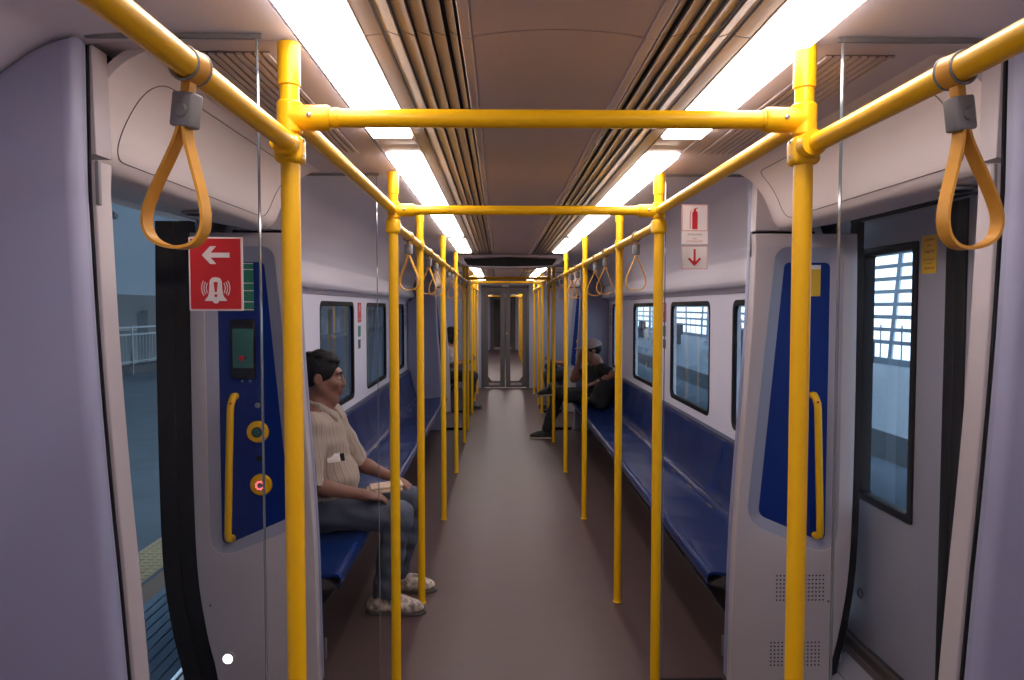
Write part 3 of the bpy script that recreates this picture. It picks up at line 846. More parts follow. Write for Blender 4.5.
# ------------------------------------------------------------------ signs
def bell_sign():
    W, H = .106, .146; yb = V1N-.05-.008
    r = thing('alarm_sign', 'red alarm sign with white arrow and ringing bell on the left glass screen', 'sign', None, (-.668, yb, 1.6475))
    bm = bmesh.new(); plate(bm, rrect(-W/2, W/2, -H/2, H/2, .003, 3), 0, .003); finish(bm, 'sign_plate', M['white_sign'], r, 0)
    bm = bmesh.new(); plate(bm, rrect(-W/2+.0035, W/2-.0035, -H/2+.0035, H/2-.0035, .002, 3), -.002, .002); finish(bm, 'red_face', M['red_sign'], r, 0)
    bm = bmesh.new()
    z = .037
    plate(bm, [(-.026, z), (-.010, z+.0175), (.002, z+.0175), (-.0095, z+.0048), (.028, z+.0048), (.028, z-.0048), (-.0095, z-.0048), (.002, z-.0175), (-.010, z-.0175)], -.0035, .001)
    finish(bm, 'arrow', M['white_sign'], r, 0)
    bm = bmesh.new(); z = -.034
    half = catmull([(.0, .0275), (.007, .026), (.0115, .020), (.0125, .008), (.0145, -.008), (.021, -.017)], 5)+[(.021, -.0195), (.006, -.0195), (.004, -.0235), (0, -.0245)]
    outl = [(x, z+b) for x, b in half]+[(-x, z+b) for x, b in half[-2:0:-1]]
    exc = [(x, z+b) for x, b in ((-.0045, .018), (.0045, .018), (.0022, -.002), (-.0022, -.002))]
    dot = [(.0032*math.cos(a), z-.009+.0032*math.sin(a)) for a in np.linspace(0, 2*PI, 13)[:-1]]
    plate(bm, outl, -.0035, .001, [exc, dot]); finish(bm, 'bell', M['white_sign'], r, 0)
    for s in (-1, 1):
        for rr in (.018, .0225, .027):
            a = [(s*rr*math.cos(t), z+.006+rr*math.sin(t)) for t in np.linspace(-.55, .55, 9)]
            b = [(s*(rr+.0015)*math.cos(t), z+.006+(rr+.0015)*math.sin(t)) for t in np.linspace(.55, -.55, 9)]
            bm = bmesh.new(); plate(bm, a+b, -.0035, .001)
            finish(bm, 'sound_wave', M['white_sign'], r, 0)
bell_sign()

def ext_sign():
    yb = V1F+.02-.008; W, H = .106, .160
    r = thing('fire_extinguisher_sign', 'white sign with red fire extinguisher symbol on the right glass screen', 'sign', None, (.682, yb, 1.918))
    bm = bmesh.new(); plate(bm, rrect(-W/2, W/2, -H/2, H/2, .002, 3), 0, .002); finish(bm, 'sign_plate', M['white_sign'], r, 0)
    bm = bmesh.new(); plate(bm, rrect(-W/2, W/2, -.028, H/2, .002, 3), -.0016, .001, [rrect(-W/2+.004, W/2-.004, -.0245, H/2-.004, .001, 3)]); finish(bm, 'border', M['pink_ink'], r, 0)
    bm = bmesh.new()
    plate(bm, rpoly([(-.011, -.020), (.011, -.020), (.011, .046), (.004, .056), (.004, .062), (-.004, .062), (-.004, .056), (-.011, .046)], [.002, .002, .008, .003, 0, 0, .003, .008], 4), -.002, .001)
    plate(bm, [(-.006, .062), (.012, .067), (.012, .064), (.004, .060)], -.002, .001)
    hose = catmull([(-.004, .060), (-.013, .056), (-.0175, .044), (-.018, .01), (-.018, -.018)], 5)
    plate(bm, [(x, z) for x, z in hose]+[(x-.0022, z) for x, z in hose[::-1]], -.002, .001)
    finish(bm, 'extinguisher_symbol', M['red_ink'], r, 0)
    bm = bmesh.new(); merge(bm, text_bm('ถังดับเพลิง', .0135), 0, XZ(-.0018) @ Matrix.Translation((0, -.041, 0))); finish(bm, 'thai_lettering', M['grey_ink'], r, 0)
    bm = bmesh.new(); merge(bm, text_bm('FIRE', .010), 0, XZ(-.0018) @ Matrix.Translation((0, -.058, 0)))
    merge(bm, text_bm('EXTINGUISHER', .0095), 0, XZ(-.0018) @ Matrix.Translation((0, -.069, 0))); finish(bm, 'lettering', M['pink_ink'], r, 0)
    r = thing('arrow_sign', 'small white sign with red down arrow below the fire extinguisher sign', 'sign', None, (.682, yb, 1.784))
    H = .094
    bm = bmesh.new(); plate(bm, rrect(-W/2, W/2, -H/2, H/2, .002, 3), 0, .002); finish(bm, 'sign_plate', M['white_sign'], r, 0)
    bm = bmesh.new(); plate(bm, rrect(-W/2, W/2, -H/2, H/2, .002, 3), -.0016, .001, [rrect(-W/2+.003, W/2-.003, -H/2+.003, H/2-.003, .001, 3)]); finish(bm, 'border', M['pink_ink'], r, 0)
    bm = bmesh.new(); plate(bm, [(-.0045, .034), (.0045, .034), (.0045, -.016), (.0205, .0), (.0265, -.006), (0, -.034), (-.0265, -.006), (-.0205, .0), (-.0045, -.016)], -.002, .001)
    finish(bm, 'arrow', M['red_ink'], r, 0)
ext_sign()

# yellow notice on the right door leaf; wall stickers between the windows
def door_notice():
    s = 1; y0, y1, z0, z1 = 2.545, 2.635, 1.705, 1.842; x = 1.4485
    r = thing('door_notice', 'small yellow notice with brown lettering on the right door leaf', 'sticker', None, (x, (y0+y1)/2, z0))
    inv = Matrix.Translation((-x, -(y0+y1)/2, -z0))
    bm = bmesh.new(); box(bm, x-.001, x+.001, y0, y1, z0, z1); bm.transform(inv); finish(bm, 'notice_sheet', M['yellow_label'], r, 0)
    bm = bmesh.new()
    # illegible lines of small print: rows of letter-sized strokes
    rnd = random.Random(3)
    for zc, wd, hh in ((1.827, .058, .009), (1.806, .022, .008), (1.784, .060, .012), (1.755, .064, .006), (1.741, .034, .006), (1.724, .064, .009)):
        y = (y0+y1)/2-wd/2
        while y < (y0+y1)/2+wd/2-.004:
            lw = rnd.uniform(.005, .008)
            box(bm, x-.0018, x-.001, y, y+.0016, zc-hh/2, zc+hh/2)
            box(bm, x-.0018, x-.001, y, y+lw*.75, zc+(hh/2-.0016)*rnd.choice((-1, 0, 1)), zc+(hh/2-.0016)*rnd.choice((-1, 0, 1))+.0018)
            y += lw+.0015
    bm.transform(inv); finish(bm, 'small_print', M['brown_ink'], r, 0)
door_notice()
for s in (-1, 1):
    r = thing('wall_sticker', f'red vertical emergency sticker between the {SIDE[s]} windows', 'sticker', None, (s*1.2885, 6.09, 1.46))
    bm = bmesh.new(); box(bm, -.0012, .0012, -.075, .075, 0, .165); finish(bm, 'sticker_sheet', M['red_sign'], r, 0)
    for a, b, c, d in ((-.03, .03, .09, .15), (-.05, .05, .02, .032)):
        bm = bmesh.new(); box(bm, -.0018*s-.0004, -.0018*s+.0004, a, b, c, d); finish(bm, 'sticker_symbol', M['pink_ink'], r, 0)
    r = thing('wall_label', f'small green and black label under the red sticker on the {SIDE[s]} wall', 'sticker', None, (s*1.2885, 6.09, 1.24))
    bm = bmesh.new(); box(bm, -.0012, .0012, -.065, .04, .10, .19); finish(bm, 'green_label', M['green_label'], r, 0)
    bm = bmesh.new(); box(bm, -.0012, .0012, -.065, .03, 0, .075); finish(bm, 'black_label', M['station_dark'], r, 0)
    r = thing('wall_notice', f'tiny notice beyond the last window on the {SIDE[s]} wall of the long bench', 'sticker', None, (s*1.2885, 9.02, 1.36))
    bm = bmesh.new(); box(bm, -.0012, .0012, -.045, .045, 0, .13); finish(bm, 'notice_sheet', M['grey_ink'], r, 0)
    bm = bmesh.new(); box(bm, -.0012, .0012, -.045, .045, .16, .22); finish(bm, 'red_notice', M['pink_ink'], r, 0)

# ------------------------------------------------------------------ people: smooth signed-distance bodies
def cap(a, b, ra, rb, k=.02): return ('cap', np.array(a, float), np.array(b, float), ra, rb, k, 1)
def ell(c, r, k=.02, rot=None): return ('ell', np.array(c, float), np.array(r, float), rot, None, k, 1)
def cut(pr): return pr[:6]+(-1,)
def plane_keep(p, n): return ('pl', np.array(p, float), np.array(n, float)/np.linalg.norm(n), None, None, 0, 0)   # keeps the side n points away from

def sdf_mesh(prims, res, wob=None):
    lo = np.full(3, 1e9); hi = -lo.copy()
    def bb(p):
        if p[0] == 'cap': r = max(p[3], p[4]); return np.minimum(p[1], p[2])-r, np.maximum(p[1], p[2])+r
        r = np.full(3, p[2].max()); return p[1]-r, p[1]+r
    for p in prims:
        if p[6] == 1:
            a, b = bb(p); lo = np.minimum(lo, a); hi = np.maximum(hi, b)
    lo -= 4*res; hi += 4*res
    n = np.ceil((hi-lo)/res).astype(int)+1
    ax = [lo[i]+res*np.arange(n[i]) for i in range(3)]
    F = np.full(n, .5)
    for p in prims:
        if p[0] == 'pl':
            X = [ax[0][:, None, None], ax[1][None, :, None], ax[2][None, None, :]]
            d = sum((X[i]-p[1][i])*p[2][i] for i in range(3)); F = np.maximum(F, d); continue
        a, b = bb(p); mg = p[5]*1.2+4*res
        i0 = np.clip(np.floor((a-mg-lo)/res).astype(int), 0, n-1); i1 = np.clip(np.ceil((b+mg-lo)/res).astype(int)+1, 1, n)
        sl = tuple(slice(i0[i], i1[i]) for i in range(3))
        X, Y, Z = np.meshgrid(*[ax[i][sl[i]] for i in range(3)], indexing='ij')
        P = np.stack([X, Y, Z], -1)
        if p[0] == 'cap':
            ab = p[2]-p[1]; L2 = max(1e-9, ab@ab)
            t = np.clip(((P-p[1])@ab)/L2, 0, 1)
            d = np.linalg.norm(P-p[1]-t[..., None]*ab, axis=-1)-(p[3]+(p[4]-p[3])*t)
        else:
            Q = P-p[1]
            if p[3] is not None: Q = Q@np.array(p[3])
            k0 = np.linalg.norm(Q/p[2], axis=-1); k1 = np.linalg.norm(Q/(p[2]**2), axis=-1)
            d = k0*(k0-1)/np.maximum(k1, 1e-6)
        G = F[sl]; k = p[5]
        if p[6] == 1:
            h = np.maximum(k-np.abs(G-d), 0)/max(k, 1e-6); F[sl] = np.minimum(G, d)-h*h*k*.25
        else:
            d = -d; h = np.maximum(k-np.abs(G-d), 0)/max(k, 1e-6); F[sl] = np.maximum(G, d)+h*h*k*.25
    if wob is not None:
        X, Y, Z = np.meshgrid(*ax, indexing='ij'); F = F+wob(X, Y, Z)
    # naive surface nets
    ins = F < 0
    c = np.stack([ins[i:n[0]-1+i, j:n[1]-1+j, k:n[2]-1+k] for i in (0, 1) for j in (0, 1) for k in (0, 1)])
    act = c.any(0) & ~c.all(0)
    idx = np.argwhere(act)
    acc = np.zeros((len(idx), 3)); cnt = np.zeros(len(idx))
    corners = [(i, j, k) for i in (0, 1) for j in (0, 1) for k in (0, 1)]
    for a in corners:
        for axis in range(3):
            if a[axis]: continue
            b = list(a); b[axis] = 1
            fa = F[idx[:, 0]+a[0], idx[:, 1]+a[1], idx[:, 2]+a[2]]; fb = F[idx[:, 0]+b[0], idx[:, 1]+b[1], idx[:, 2]+b[2]]
            m = (fa < 0) != (fb < 0); t = np.where(m, fa/np.where(m, fa-fb, 1), 0)
            q = np.array(a, float)[None, :].repeat(len(idx), 0); q[:, axis] += t
            acc[m] += q[m]; cnt[m] += 1
    V = lo+(idx+acc/np.maximum(cnt, 1)[:, None])*res
    num = -np.ones(act.shape, int); num[tuple(idx.T)] = np.arange(len(idx))
    quads = []
    for axis in range(3):
        s0 = [slice(None)]*3; s1 = [slice(None)]*3; s0[axis] = slice(0, -1); s1[axis] = slice(1, None)
        A = ins[tuple(s0)]; B = ins[tuple(s1)]
        e = np.argwhere(A != B)
        o1, o2 = [i for i in range(3) if i != axis]
        e = e[(e[:, o1] > 0) & (e[:, o2] > 0) & (e[:, o1] < n[o1]-1) & (e[:, o2] < n[o2]-1)]
        def cell(d1, d2):
            q = e.copy(); q[:, o1] -= d1; q[:, o2] -= d2; return num[q[:, 0], q[:, 1], q[:, 2]]
        Q = np.stack([cell(1, 1), cell(0, 1), cell(0, 0), cell(1, 0)], 1)
        flip = A[tuple(e.T)]
        if axis == 1: flip = ~flip
        Q[~flip] = Q[~flip][:, ::-1]; quads.append(Q)
    Q = np.concatenate(quads); Q = Q[(Q >= 0).all(1)]
    return V, Q

def sdf_obj(name, prims, res, mats, parent, matfn=None, wob=None, smooth_iter=1):
    V, Q = sdf_mesh(prims, res, wob)
    # light Laplacian smoothing
    for _ in range(smooth_iter):
        S = np.zeros_like(V); N = np.zeros(len(V))
        for a, b in ((0, 1), (1, 2), (2, 3), (3, 0)):
            np.add.at(S, Q[:, a], V[Q[:, b]]); np.add.at(N, Q[:, a], 1); np.add.at(S, Q[:, b], V[Q[:, a]]); np.add.at(N, Q[:, b], 1)
        V = .5*V+.5*S/np.maximum(N, 1)[:, None]
    me = bpy.data.meshes.new(name); me.from_pydata(V.tolist(), [], Q.tolist()); me.update()
    bm = bmesh.new(); bm.from_mesh(me); bmesh.ops.recalc_face_normals(bm, faces=bm.faces[:]); bm.to_mesh(me); bm.free()
    o = link_mesh(me, name, mats, parent, 180)
    if matfn:
        nf = len(me.polygons); cc = np.zeros(nf*3); me.polygons.foreach_get('center', cc)
        me.polygons.foreach_set('material_index', matfn(cc.reshape(-1, 3)).astype(np.int32))
    return o

def rotm(yaw=0, pitch=0, roll=0):
    return np.array(Matrix.Rotation(yaw, 3, 'Z') @ Matrix.Rotation(pitch, 3, 'Y') @ Matrix.Rotation(roll, 3, 'X'))

def head_prims(hc, R, sc=1.0):
    T = lambda p: hc+R@(np.array(p, float)*sc)
    def E(c, r, k=.02): return ell(T(c), np.array(r)*sc, k*sc, R)
    def C(a, b, ra, rb, k=.02): return cap(T(a), T(b), ra*sc, rb*sc, k*sc)
    pr = [E((-.018, 0, .032), (.098, .077, .090)), E((.028, 0, -.035), (.066, .062, .085), .03), E((.063, 0, -.104), (.024, .026, .018), .03),
          C((0, .054, -.045), (.055, .018, -.105), .022, .019, .03), C((0, -.054, -.045), (.055, -.018, -.105), .022, .019, .03),
          E((.080, 0, .034), (.016, .052, .014), .02), E((.066, .040, -.022), (.024, .022, .020), .025), E((.066, -.040, -.022), (.024, .022, .020), .025),
          C((.088, 0, .018), (.107, 0, -.024), .0095, .0125, .014), E((.100, .012, -.029), (.010, .008, .008), .01), E((.100, -.012, -.029), (.010, .008, .008), .01),
          E((.088, 0, -.058), (.014, .025, .020), .02), E((.0985, 0, -.0575), (.0075, .021, .0055), .006), E((.0965, 0, -.070), (.008, .019, .0062), .006),
          cut(E((.100, .032, .008), (.016, .019, .011), .012)), cut(E((.100, -.032, .008), (.016, .019, .011), .012)),
          E((.081, .032, .007), (.013, .014, .012), .004), E((.081, -.032, .007), (.013, .014, .012), .004)]
    for s in (-1, 1):
        pr += [E((-.012, s*.079, .002), (.021, .010, .033), .010), cut(E((-.008, s*.090, .004), (.011, .006, .020), .006))]
    return pr, T

def hand_prims(wrist, d, nrm, thumb, curl, spread=.018, sc=1.0, tcurl=.5):
    """d: hand direction, nrm: palm normal, thumb: +1/-1 side along lateral = nrm x d"""
    d = np.array(d, float); d /= np.linalg.norm(d); nrm = np.array(nrm, float); nrm -= d*(nrm@d); nrm /= np.linalg.norm(nrm)
    lat = np.cross(nrm, d)*thumb
    R = np.stack([d, np.cross(nrm, d), nrm], 1)
    w = np.array(wrist, float); pr = [ell(w+d*.048*sc, np.array([.056, .041, .017])*sc, .018, R), cap(w, w+d*.02*sc, .026*sc, .026*sc, .02)]
    for i, L in enumerate((.072, .080, .075, .058)):           # index next to the thumb
        off = (1.5-i)*.0205*sc; base = w+d*(.088-.004*abs(i-1.2))*sc+lat*off
        dd = d+lat*(1.5-i)*spread*3; dd /= np.linalg.norm(dd)
        a = 0; p = base-d*.02*sc; q = base; pr.append(cap(p, q, .0105*sc, .0098*sc, .006))
        for j, f in enumerate((.45, .32, .23)):
            a += curl[i] if isinstance(curl, (list, tuple)) else curl
            v = dd*math.cos(a)+nrm*math.sin(a); r = q+v*L*f*sc
            pr.append(cap(q, r, (.0095-.0008*j)*sc, (.0088-.0009*j)*sc, .004)); q = r
    t0 = w+d*.028*sc+lat*.026*sc; v = d*.62+lat*.70+nrm*.25; v /= np.linalg.norm(v)
    t1 = t0+v*.042*sc; v2 = d*.9+lat*.2+nrm*tcurl; v2 /= np.linalg.norm(v2); t2 = t1+v2*.032*sc; t3 = t2+v2*.022*sc
    pr += [cap(t0-lat*.012*sc, t1, .0145*sc, .011*sc, .010), cap(t1, t2, .0105*sc, .0098*sc, .004), cap(t2, t3, .0098*sc, .0085*sc, .004)]
    return pr

def shoe(name, root, ankle, fwd, res, up, so, mat_fn=None, sc=1.0, tilt=0):
    """upper + sole, built flat along fwd then placed; ankle = joint position"""
    f = np.array([fwd[0], fwd[1], 0.]); f /= np.linalg.norm(f)
    R = np.stack([f, np.array([-f[1], f[0], 0]), np.array([0, 0, 1.])], 1)
    if tilt: R = R@rotm(0, tilt, 0)
    T = lambda p: np.array(ankle)+R@((np.array(p, float)-np.array([0, 0, .09]))*sc)
    E = lambda c, r, k=.02: ell(T(c), np.array(r)*sc, k, R)
    upper = [E((-.035, 0, .045), (.048, .037, .045)), E((.06, 0, .048), (.10, .040, .042), .03), E((.125, -.002, .038), (.072, .043, .032), .03),
             cap(T((-.01, 0, .07)), T((-.005, 0, .115)), .042*sc, .044*sc, .02), E((.055, 0, .078), (.06, .026, .022), .02),
             plane_keep(T((0, 0, .018)), R@np.array([0, 0, -1.]))]
    o = sdf_obj(name, upper, res, up, root)
    sole = [E((-.035, 0, .012), (.056, .041, .022)), E((.05, 0, .012), (.11, .038, .020), .03), E((.125, -.002, .012), (.082, .047, .022), .03),
            plane_keep(T((0, 0, .024)), R@np.array([0, 0, 1.])), plane_keep(T((0, 0, .001)), R@np.array([0, 0, -1.]))]
    sdf_obj('sole', sole, res, so, o)
    laces = []
    for k in range(4):
        x = .035+.025*k; z = .099-.0085*k*1.15
        laces.append(cap(T((x, -.017, z-.004)), T((x+.008, .017, z-.004)), .0042*sc, .0042*sc, .003))
    sdf_obj('lace', laces, max(.0028, res*.6), M['sole_light'], o, smooth_iter=0)
    return o

def person(label, loc, rz, P, res=.006, group=None):
    root = thing('person', label, 'person', group, loc, rz)
    A = {k: np.array(v, float) for k, v in P['j'].items()}
    hc = A['head']; R = rotm(*P.get('head_rot', (0, 0, 0))); hs = P.get('head_scale', 1.0)
    hp, T = head_prims(hc, R, hs)
    neck0 = hc+R@np.array([-.022, 0, -.075])*hs
    nb = A['neck']
    body = hp+[cap(neck0, nb, .054, .060, .035), cap(nb, A['chest'], .06, .10, .06)]
    for S in 'RL':
        sh, el, wr = A['sh'+S], A['el'+S], A['wr'+S]
        body += [cap(nb, sh, .05, .045, .04), cap(sh, el, .047, .040, .03), cap(el, el+(wr-el)*.35, .040, .041, .02), cap(el+(wr-el)*.3, wr, .041, .026, .02)]
        hd, hn, th, cu = P['hand'+S]
        body += hand_prims(wr, hd, hn, th, cu, P.get('spread', .02), P.get('hand_scale', 1.0))
        body += [cap(A['hip'+S], A['kn'+S], .07, .052, .04), cap(A['kn'+S], A['an'+S], .052, .036, .03)]
    body += [ell(A['chest'], (.09, .14, .14), .05), ell(A['pelvis'], (.11, .14, .09), .05), cap(A['chest'], A['pelvis'], .09, .09, .05)]
    lipc = T((.098, 0, -.064)); eyes = [T((.0905, s*.032, .0075)) for s in (-1, 1)]; Ri = R.T
    def mf(c):
        out = np.zeros(len(c))
        q = (c-lipc)@R; out[(np.abs(q[:, 0]) < .014) & (np.abs(q[:, 1]) < .021) & (np.abs(q[:, 2]+.0005) < .0105)] = 1
        for e in eyes:
            q = (c-e)@R; out[((q[:, 1]/.0135)**2+(q[:, 2]/.0062)**2 < 1) & (np.abs(q[:, 0]) < .012)] = 2
            out[((q[:, 1])**2+(q[:, 2])**2 < .0058**2) & (np.abs(q[:, 0]) < .012)] = 3
        return out
    sdf_obj('body', body, min(res, .0055), [M['skin'], M['lips'], M['eye'], M['iris']], root, mf)
    # hair
    rs = np.random.RandomState(5)
    E = lambda c, r, k=.015: ell(T(c), np.array(r)*hs, k, R)
    hair = [E((-.022, 0, .036), (.106, .087, .098)), E((.022, 0, .100), (.050, .058, .026), .03)]
    for i in range(P.get('tufts', 26)):
        a = rs.uniform(0, 2*PI); e = rs.uniform(.35, 1.5); p = np.array([-.02+.104*math.cos(a)*math.cos(e), .084*math.sin(a)*math.cos(e), .036+.096*math.sin(e)])
        hair.append(E(p, (.020, .018, .010), .010))
    if P.get('long_hair'):
        hair += [E((-.05, 0, -.06), (.075, .085, .11), .03), E((-.055, 0, -.14), (.055, .075, .07), .03), E((.02, .072, -.04), (.035, .02, .10), .02), E((.02, -.072, -.04), (.035, .02, .10), .02)]
        hair += [cut(E((.115, 0, -.06), (.088, .066, .125), .012))]
    else:
        hair += [cut(E((.137, 0, -.018), (.100, .110, .096), .012)), cut(E((-.010, .090, -.006), (.019, .03, .034), .006)), cut(E((-.010, -.090, -.006), (.019, .03, .034), .006)),
                 cut(E((.05, 0, -.10), (.10, .12, .09), .012)), plane_keep(T((-.06, 0, -.065)), R@np.array([-.25, 0, -1.]))]
    if P.get('hair', True):
        h = sdf_obj('hair', hair, .005 if res < .007 else .007, M['hair'], root, None, lambda X, Y, Z: .0016*np.sin(X*260+Z*90)*np.sin(Y*240+Z*130))
    brows = []
    for s in (-1, 1): brows += [cap(T((.096, s*.014, .030)), T((.092, s*.036, .036)), .0042*hs, .0042*hs, .003), cap(T((.092, s*.036, .036)), T((.078, s*.052, .029)), .0042*hs, .0025*hs, .003)]
    sdf_obj('eyebrow', brows, .003, M['hair'], root, smooth_iter=0)
    # top
    sl = P.get('sleeve', .72)
    top = [ell(A['chest'], P.get('chest_r', (.128, .185, .165)), .05), ell(A['belly'], P.get('belly_r', (.150, .175, .15)), .07), ell(A['pelvis']+np.array([-.01, 0, .03]), P.get('hem_r', (.155, .185, .10)), .06),
           cap(A['shR'], A['shL'], .066, .066, .05), cap(nb+np.array([0, 0, -.05]), A['chest'], .068, .10, .05)]
    for S in 'RL':
        sh, el = A['sh'+S], A['el'+S]; end = sh+(el-sh)*sl
        top.append(cap(sh, end+(el-sh)*.25, .070, P.get('sleeve_r', .068), .035))
        if sl > 1: top.append(cap(el, el+(A['wr'+S]-el)*(sl-1), .055, .042, .03))
    for S in 'RL':
        sh, el = A['sh'+S], A['el'+S]; v = (el-sh)/np.linalg.norm(el-sh); end = sh+(el-sh)*sl
        if sl <= 1:   # hollow the sleeve end with a blunt cutter
            top.append(cut(cap(end+v*.105, end+v*.26, .105, .10, .004)))
    nd = (neck0-nb)/np.linalg.norm(neck0-nb)
    top.append(cut(cap(nb+nd*.008+np.array([.040, 0, -.005]), nb+nd*.15, .056, .085, .008)))
    top.append(plane_keep(A['pelvis']+np.array([0, 0, -.075]), (0, 0, -1)))
    def wr1(X, Y, Z): return .0028*np.sin(34*Z+18*Y+9*X)*np.sin(22*Y-13*Z)+.0022*np.sin(60*Z-25*X+20*Y)
    tp = sdf_obj(P.get('top_name', 'shirt'), top, res, P['top'], root, None, wr1)
    if P.get('collar'):
        for s in (-1, 1):
            B = lambda x, y, z: nb+np.array([x, s*y, z])
            c = [cap(B(-.070, .004, .036), B(-.048, .062, .032), .014, .014, .01), cap(B(-.048, .062, .032), B(.022, .082, .010), .014, .014, .01),
                 cap(B(.022, .082, .010), B(.082, .038, -.030), .014, .012, .01), cap(B(.082, .038, -.030), B(.108, .052, -.072), .012, .007, .012), cap(B(.035, .078, -.006), B(.098, .056, -.055), .012, .007, .03)]
            sdf_obj('collar', c, .0045, P['top'], tp)
    # trousers
    tr = [ell(A['pelvis'], (.135, .165, .095), .03), cap(A['hipR'], A['hipL'], .092, .092, .03)]
    for S in 'RL':
        an = A['an'+S]; kn = A['kn'+S]; v = (an-kn)/np.linalg.norm(an-kn)
        tr += [cap(A['hip'+S], kn, .096, .074, .045), cap(kn, kn+(an-kn)*.5, .073, .068, .03), cap(kn+(an-kn)*.5, an-v*.015, .068, P.get('cuff', .060), .03)]
    for S in 'RL':
        an = A['an'+S]; kn = A['kn'+S]; v = (an-kn)/np.linalg.norm(an-kn)
        tr.append(cut(cap(an+v*.055, an+v*.16, .075, .09, .004)))
    sdf_obj('trousers', tr, res, P['bottom'], root, None, lambda X, Y, Z: .003*np.sin(55*X+30*Z)*np.sin(40*Y+22*Z)+.0025*np.sin(70*Z+20*X))
    for S in 'RL':
        f = P['foot'+S]
        shoe('shoe', root, A['an'+S], f[:2], max(.005, res*.8), P['shoe'], P['sole'], None, P.get('shoe_scale', 1.0), f[2] if len(f) > 2 else 0)
    return root, A, T, R

# man in the striped shirt, near left bench
MAN = dict(j=dict(head=(-.008, 0, 1.215), neck=(-.030, 0, 1.068), chest=(-.012, 0, .875), belly=(.045, 0, .675), pelvis=(-.01, 0, .53),
                  shR=(-.03, -.175, .985), shL=(-.01, .18, .99), elR=(-.025, -.255, .705), wrR=(.235, -.185, .640), elL=(.105, .265, .715), wrL=(.325, .195, .640),
                  hipR=(.02, -.095, .528), hipL=(.02, .10, .528), knR=(.405, -.125, .512), knL=(.435, .165, .512), anR=(.325, -.115, .092), anL=(.355, .165, .092)),
           head_rot=(.12, .06, 0), head_scale=1.06,
           handR=((1, .55, -.25), (0, .25, -1), -1, .32), handL=((1, -.25, -.42), (-.1, 0, -1), 1, .22),
           footR=(1, -.05), footL=(1, .04), top=M['shirt'], bottom=M['jeans'], shoe=M['sneaker'], sole=[M['sole']], collar=True, sleeve=.90, shoe_scale=1.08, sleeve_r=.080, chest_r=(.125, .18, .175), belly_r=(.135, .165, .16))
mroot, A, T, R = person('seated man in striped cream short-sleeved shirt, jeans and pale sneakers', (-1.035, 3.80, -.004), 0, MAN, .006)
# badge on the chest, belongs to the shirt
bm = bmesh.new(); box(bm, -.003, .003, -.035, .035, -.022, .022, .002)
o = finish(bm, 'name_badge', M['white_sign'], mroot); o.location = (.076, -.128, .815); o.rotation_euler = (0, -.25, -.95); tag(o, 'white badge on the chest')
bm = bmesh.new(); box(bm, -.004, .004, -.012, .012, -.02, .02, .002)
o = finish(bm, 'badge_clip', M['black'], mroot); o.location = (.112, -.085, .812); o.rotation_euler = (0, -.25, -.7)
r = thing('folded_paper', 'folded cream paper bag in the lap of the man in the striped shirt', 'paper', None, (-.72, 3.80, .625), .25)
bm = bmesh.new(); box(bm, -.09, .09, -.07, .06, -.004, .010, .004, 2)
for v in bm.verts: v.co.z += .010*math.sin(v.co.x*30)+.008*math.cos(v.co.y*40)
finish(bm, 'lower_fold', M['paper'], r); bm = bmesh.new(); box(bm, -.075, .095, -.06, .065, .012, .024, .004, 2)
for v in bm.verts: v.co.z += .010*math.sin(v.co.x*30)+.014*math.cos(v.co.y*30)
finish(bm, 'upper_fold', M['paper'], r)

# man in the cap, far end of the right bench (faces -x)
CAPM = dict(j=dict(head=(.055, 0, 1.065), neck=(-.005, 0, .93), chest=(-.03, 0, .765), belly=(.02, 0, .62), pelvis=(.0, 0, .525),
                   shR=(-.02, -.18, .85), shL=(-.05, .175, .855), elR=(.25, -.20, .705), wrR=(.185, -.10, .955), elL=(-.165, .225, .80), wrL=(.03, .27, .705),
                   hipR=(.02, -.09, .525), hipL=(.03, .10, .535), knR=(.44, -.09, .535), knL=(.36, .30, .555), anR=(.60, -.05, .085), anL=(.535, .0, .615)),
            head_rot=(.08, .10, 0), handR=((-.2, .45, .8), (.3, -.9, .2), 1, .75), handL=((1, -.3, -.25), (0, -.3, -1), 1, .35),
            footR=(1, .0), footL=(.85, -.5, .12), top=M['dark_cloth'], bottom=M['dark_jeans'], shoe=M['dark_shoe'], sole=[M['sole_light']], sleeve=.62,
            top_name='shirt', chest_r=(.12, .175, .15), belly_r=(.135, .165, .13), hem_r=(.14, .17, .09), tufts=0)
croot, A, T, R = person('seated man in black T-shirt and cap with legs crossed, hand at his mouth', (1.05, 8.62, 0), PI, CAPM, .008)
E = lambda c, r, k=.01: ell(T(c), r, k, R)
crown = [E((-.016, 0, .047), (.120, .099, .104)), plane_keep(T((0, 0, .040)), R@np.array([-.18, 0, -1.])),]
o = sdf_obj('cap', crown, .006, M['cap'], croot)
brim = [cap(T((.085, -.035, .050)), T((.085, .035, .050)), .016, .016, .01), E((.118, 0, .046), (.085, .074, .014)), cut(E((-.03, 0, .045), (.10, .08, .09)))]
sdf_obj('cap_brim', brim, .005, M['cap'], o)
bm = bmesh.new(); w_ = A['wrL']; d_ = (A['wrL']-A['elL']); d_ /= np.linalg.norm(d_)
tube(bm, [w_-d_*.035, w_-d_*.015], .034, 14); tg = finish(bm, 'watch', M['steel'], croot, 60); tag(tg, 'silver wrist watch')

